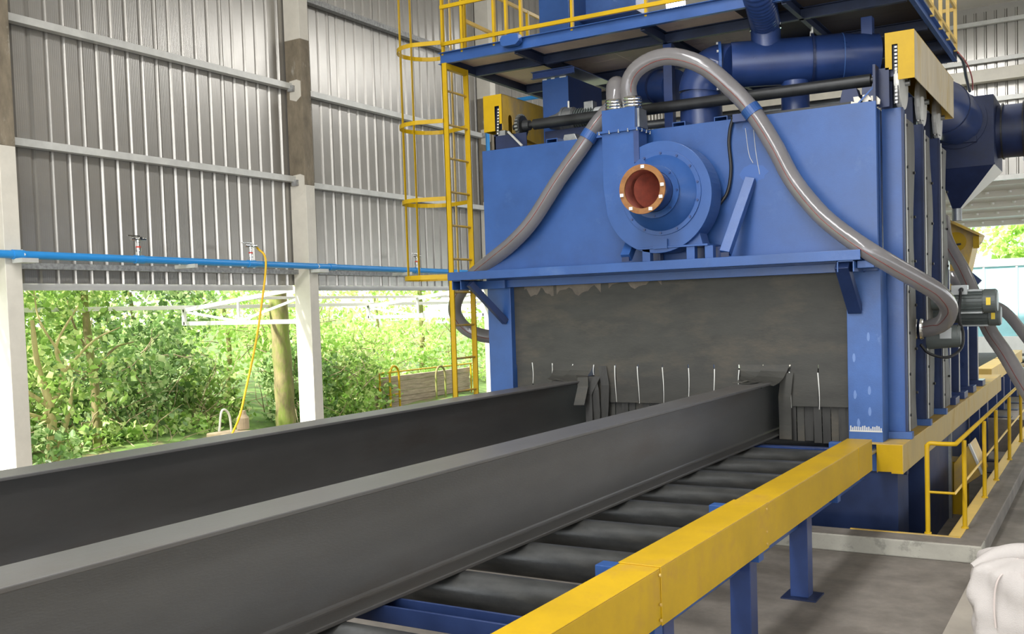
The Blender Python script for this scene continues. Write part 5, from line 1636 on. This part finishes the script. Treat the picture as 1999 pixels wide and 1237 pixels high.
# small handcart parked outside under the hose
hc = thing('hand_cart', 'small pale hand cart with hooped handle outside beneath the yellow hose', 'cart', (-12.2, 11.3, 0))
a = px(440, 830, X, -12.2)
gz2 = ground_z(-12.2, a.y)
hd_ = [px(428, 842, X, -12.2), px(432, 805, X, -12.2), px(440, 800, X, -12.2), px(448, 812, X, -12.2), px(452, 842, X, -12.2)]
part(hc, 'handle', MB().tube(spline(hd_, 6), 0.018, 8), 'cream')
part(hc, 'tray', MB().box(-12.45, -11.95, hd_[0].y - 0.05, hd_[4].y + 0.25, gz2 + 0.25, hd_[0].z - 0.03), 'twig', 0.02)
b = px(474, 820, X, -12.2)
part(hc, 'tank', MB().lathe((-12.2, b.y, hd_[0].z - 0.02), (0, 0, 1), [(0, 0), (0.10, 0), (0.10, 0.18), (0.06, 0.24), (0.05, 0.30), (0, 0.30)], 16), 'twig')
for dy in (0.0, 0.5):
    part(hc, 'wheel', MB().lathe((-12.42, hd_[0].y + dy, gz2 + 0.14), (1, 0, 0), [(0, 0), (0.16, 0), (0.16, 0.05), (0, 0.05)], 18), 'cable')

# ---- yard beyond the end wall
cy = thing('cyan_truck_body', 'glaring cyan and white truck body in the yard beyond the end opening', 'truck', (-2.5, 38, 0))
part(cy, 'cargo_box', MB().box(-6.0, 2.0, 37.5, 40.0, 0.9, 3.35), 'cyan', 0.02)
part(cy, 'top_rail', MB().box(-6.05, 2.05, 37.42, 40.05, 3.25, 3.50), 'white', 0.02)
for k in range(8):
    part(cy, 'side_rib', MB().box(-5.9 + k, -5.84 + k, 37.45, 37.5, 0.95, 3.25), 'white')
part(cy, 'glare_panel', MB().box(-5.9, 1.9, 37.46, 39.9, 0.32, 0.9), 'white', 0.01)  # white panel added to stand in for yard glare, hiding the chassis
part(cy, 'chassis', MB().box(-5.8, 1.8, 38.0, 39.6, 0.20, 0.32), 'grey_steel')
for x in (-5.0, -4.0, 1.0):
    part(cy, 'wheel', MB().lathe((x, 37.7, 0.45), (0, 1, 0), [(0, 0), (0.47, 0), (0.47, 0.3), (0, 0.3)], 22), 'grey_steel')
for i, (x, y, s) in enumerate(((-8.0, 50, 2.6), (-2.6, 54, 2.7), (3.2, 51, 2.6), (-14, 54, 2.6))):
    t = thing('yard_tree', ['sunlit tree behind the left end of the truck', 'sunlit tree behind the middle of the truck', 'sunlit tree behind the right end of the truck',
                            'sunlit tree far left behind the machine'][i], 'tree', (x, y, 0), 'trees behind the truck')
    part(t, 'trunk', MB().tube([(x, y, -0.3), (x, y, 4.5)], [0.25, 0.15], 10), 'bark')
    me = leaves(2600, (x, y, 4.8), (s, 1.8, 3.2), 0.42, 'leaf_light')
    o = link('foliage', me, t)
    o.location = -Vector((x, y, 0))
    o['kind'] = 'stuff'
# stacked pallets far along the outfeed
for k in range(4):
    t = thing('pallet', ['lowest', 'second', 'third', 'topmost'][k] + ' yellow wooden pallet of the stack beyond the outfeed', 'pallet', (-1.8, 27.2, 0.15 * k), 'pallet stack')
    z = 0.15 * k
    for j in range(5):
        part(t, 'deck_board', MB().box(-2.1, -1.3, 26.8 + 0.2 * j, 26.92 + 0.2 * j, z + 0.115, z + 0.14), 'yellow_dusty')
    for xx in (-2.1, -1.75, -1.4):
        part(t, 'bearer', MB().box(xx, xx + 0.1, 26.8, 27.72, z, z + 0.115), 'yellow_dusty')
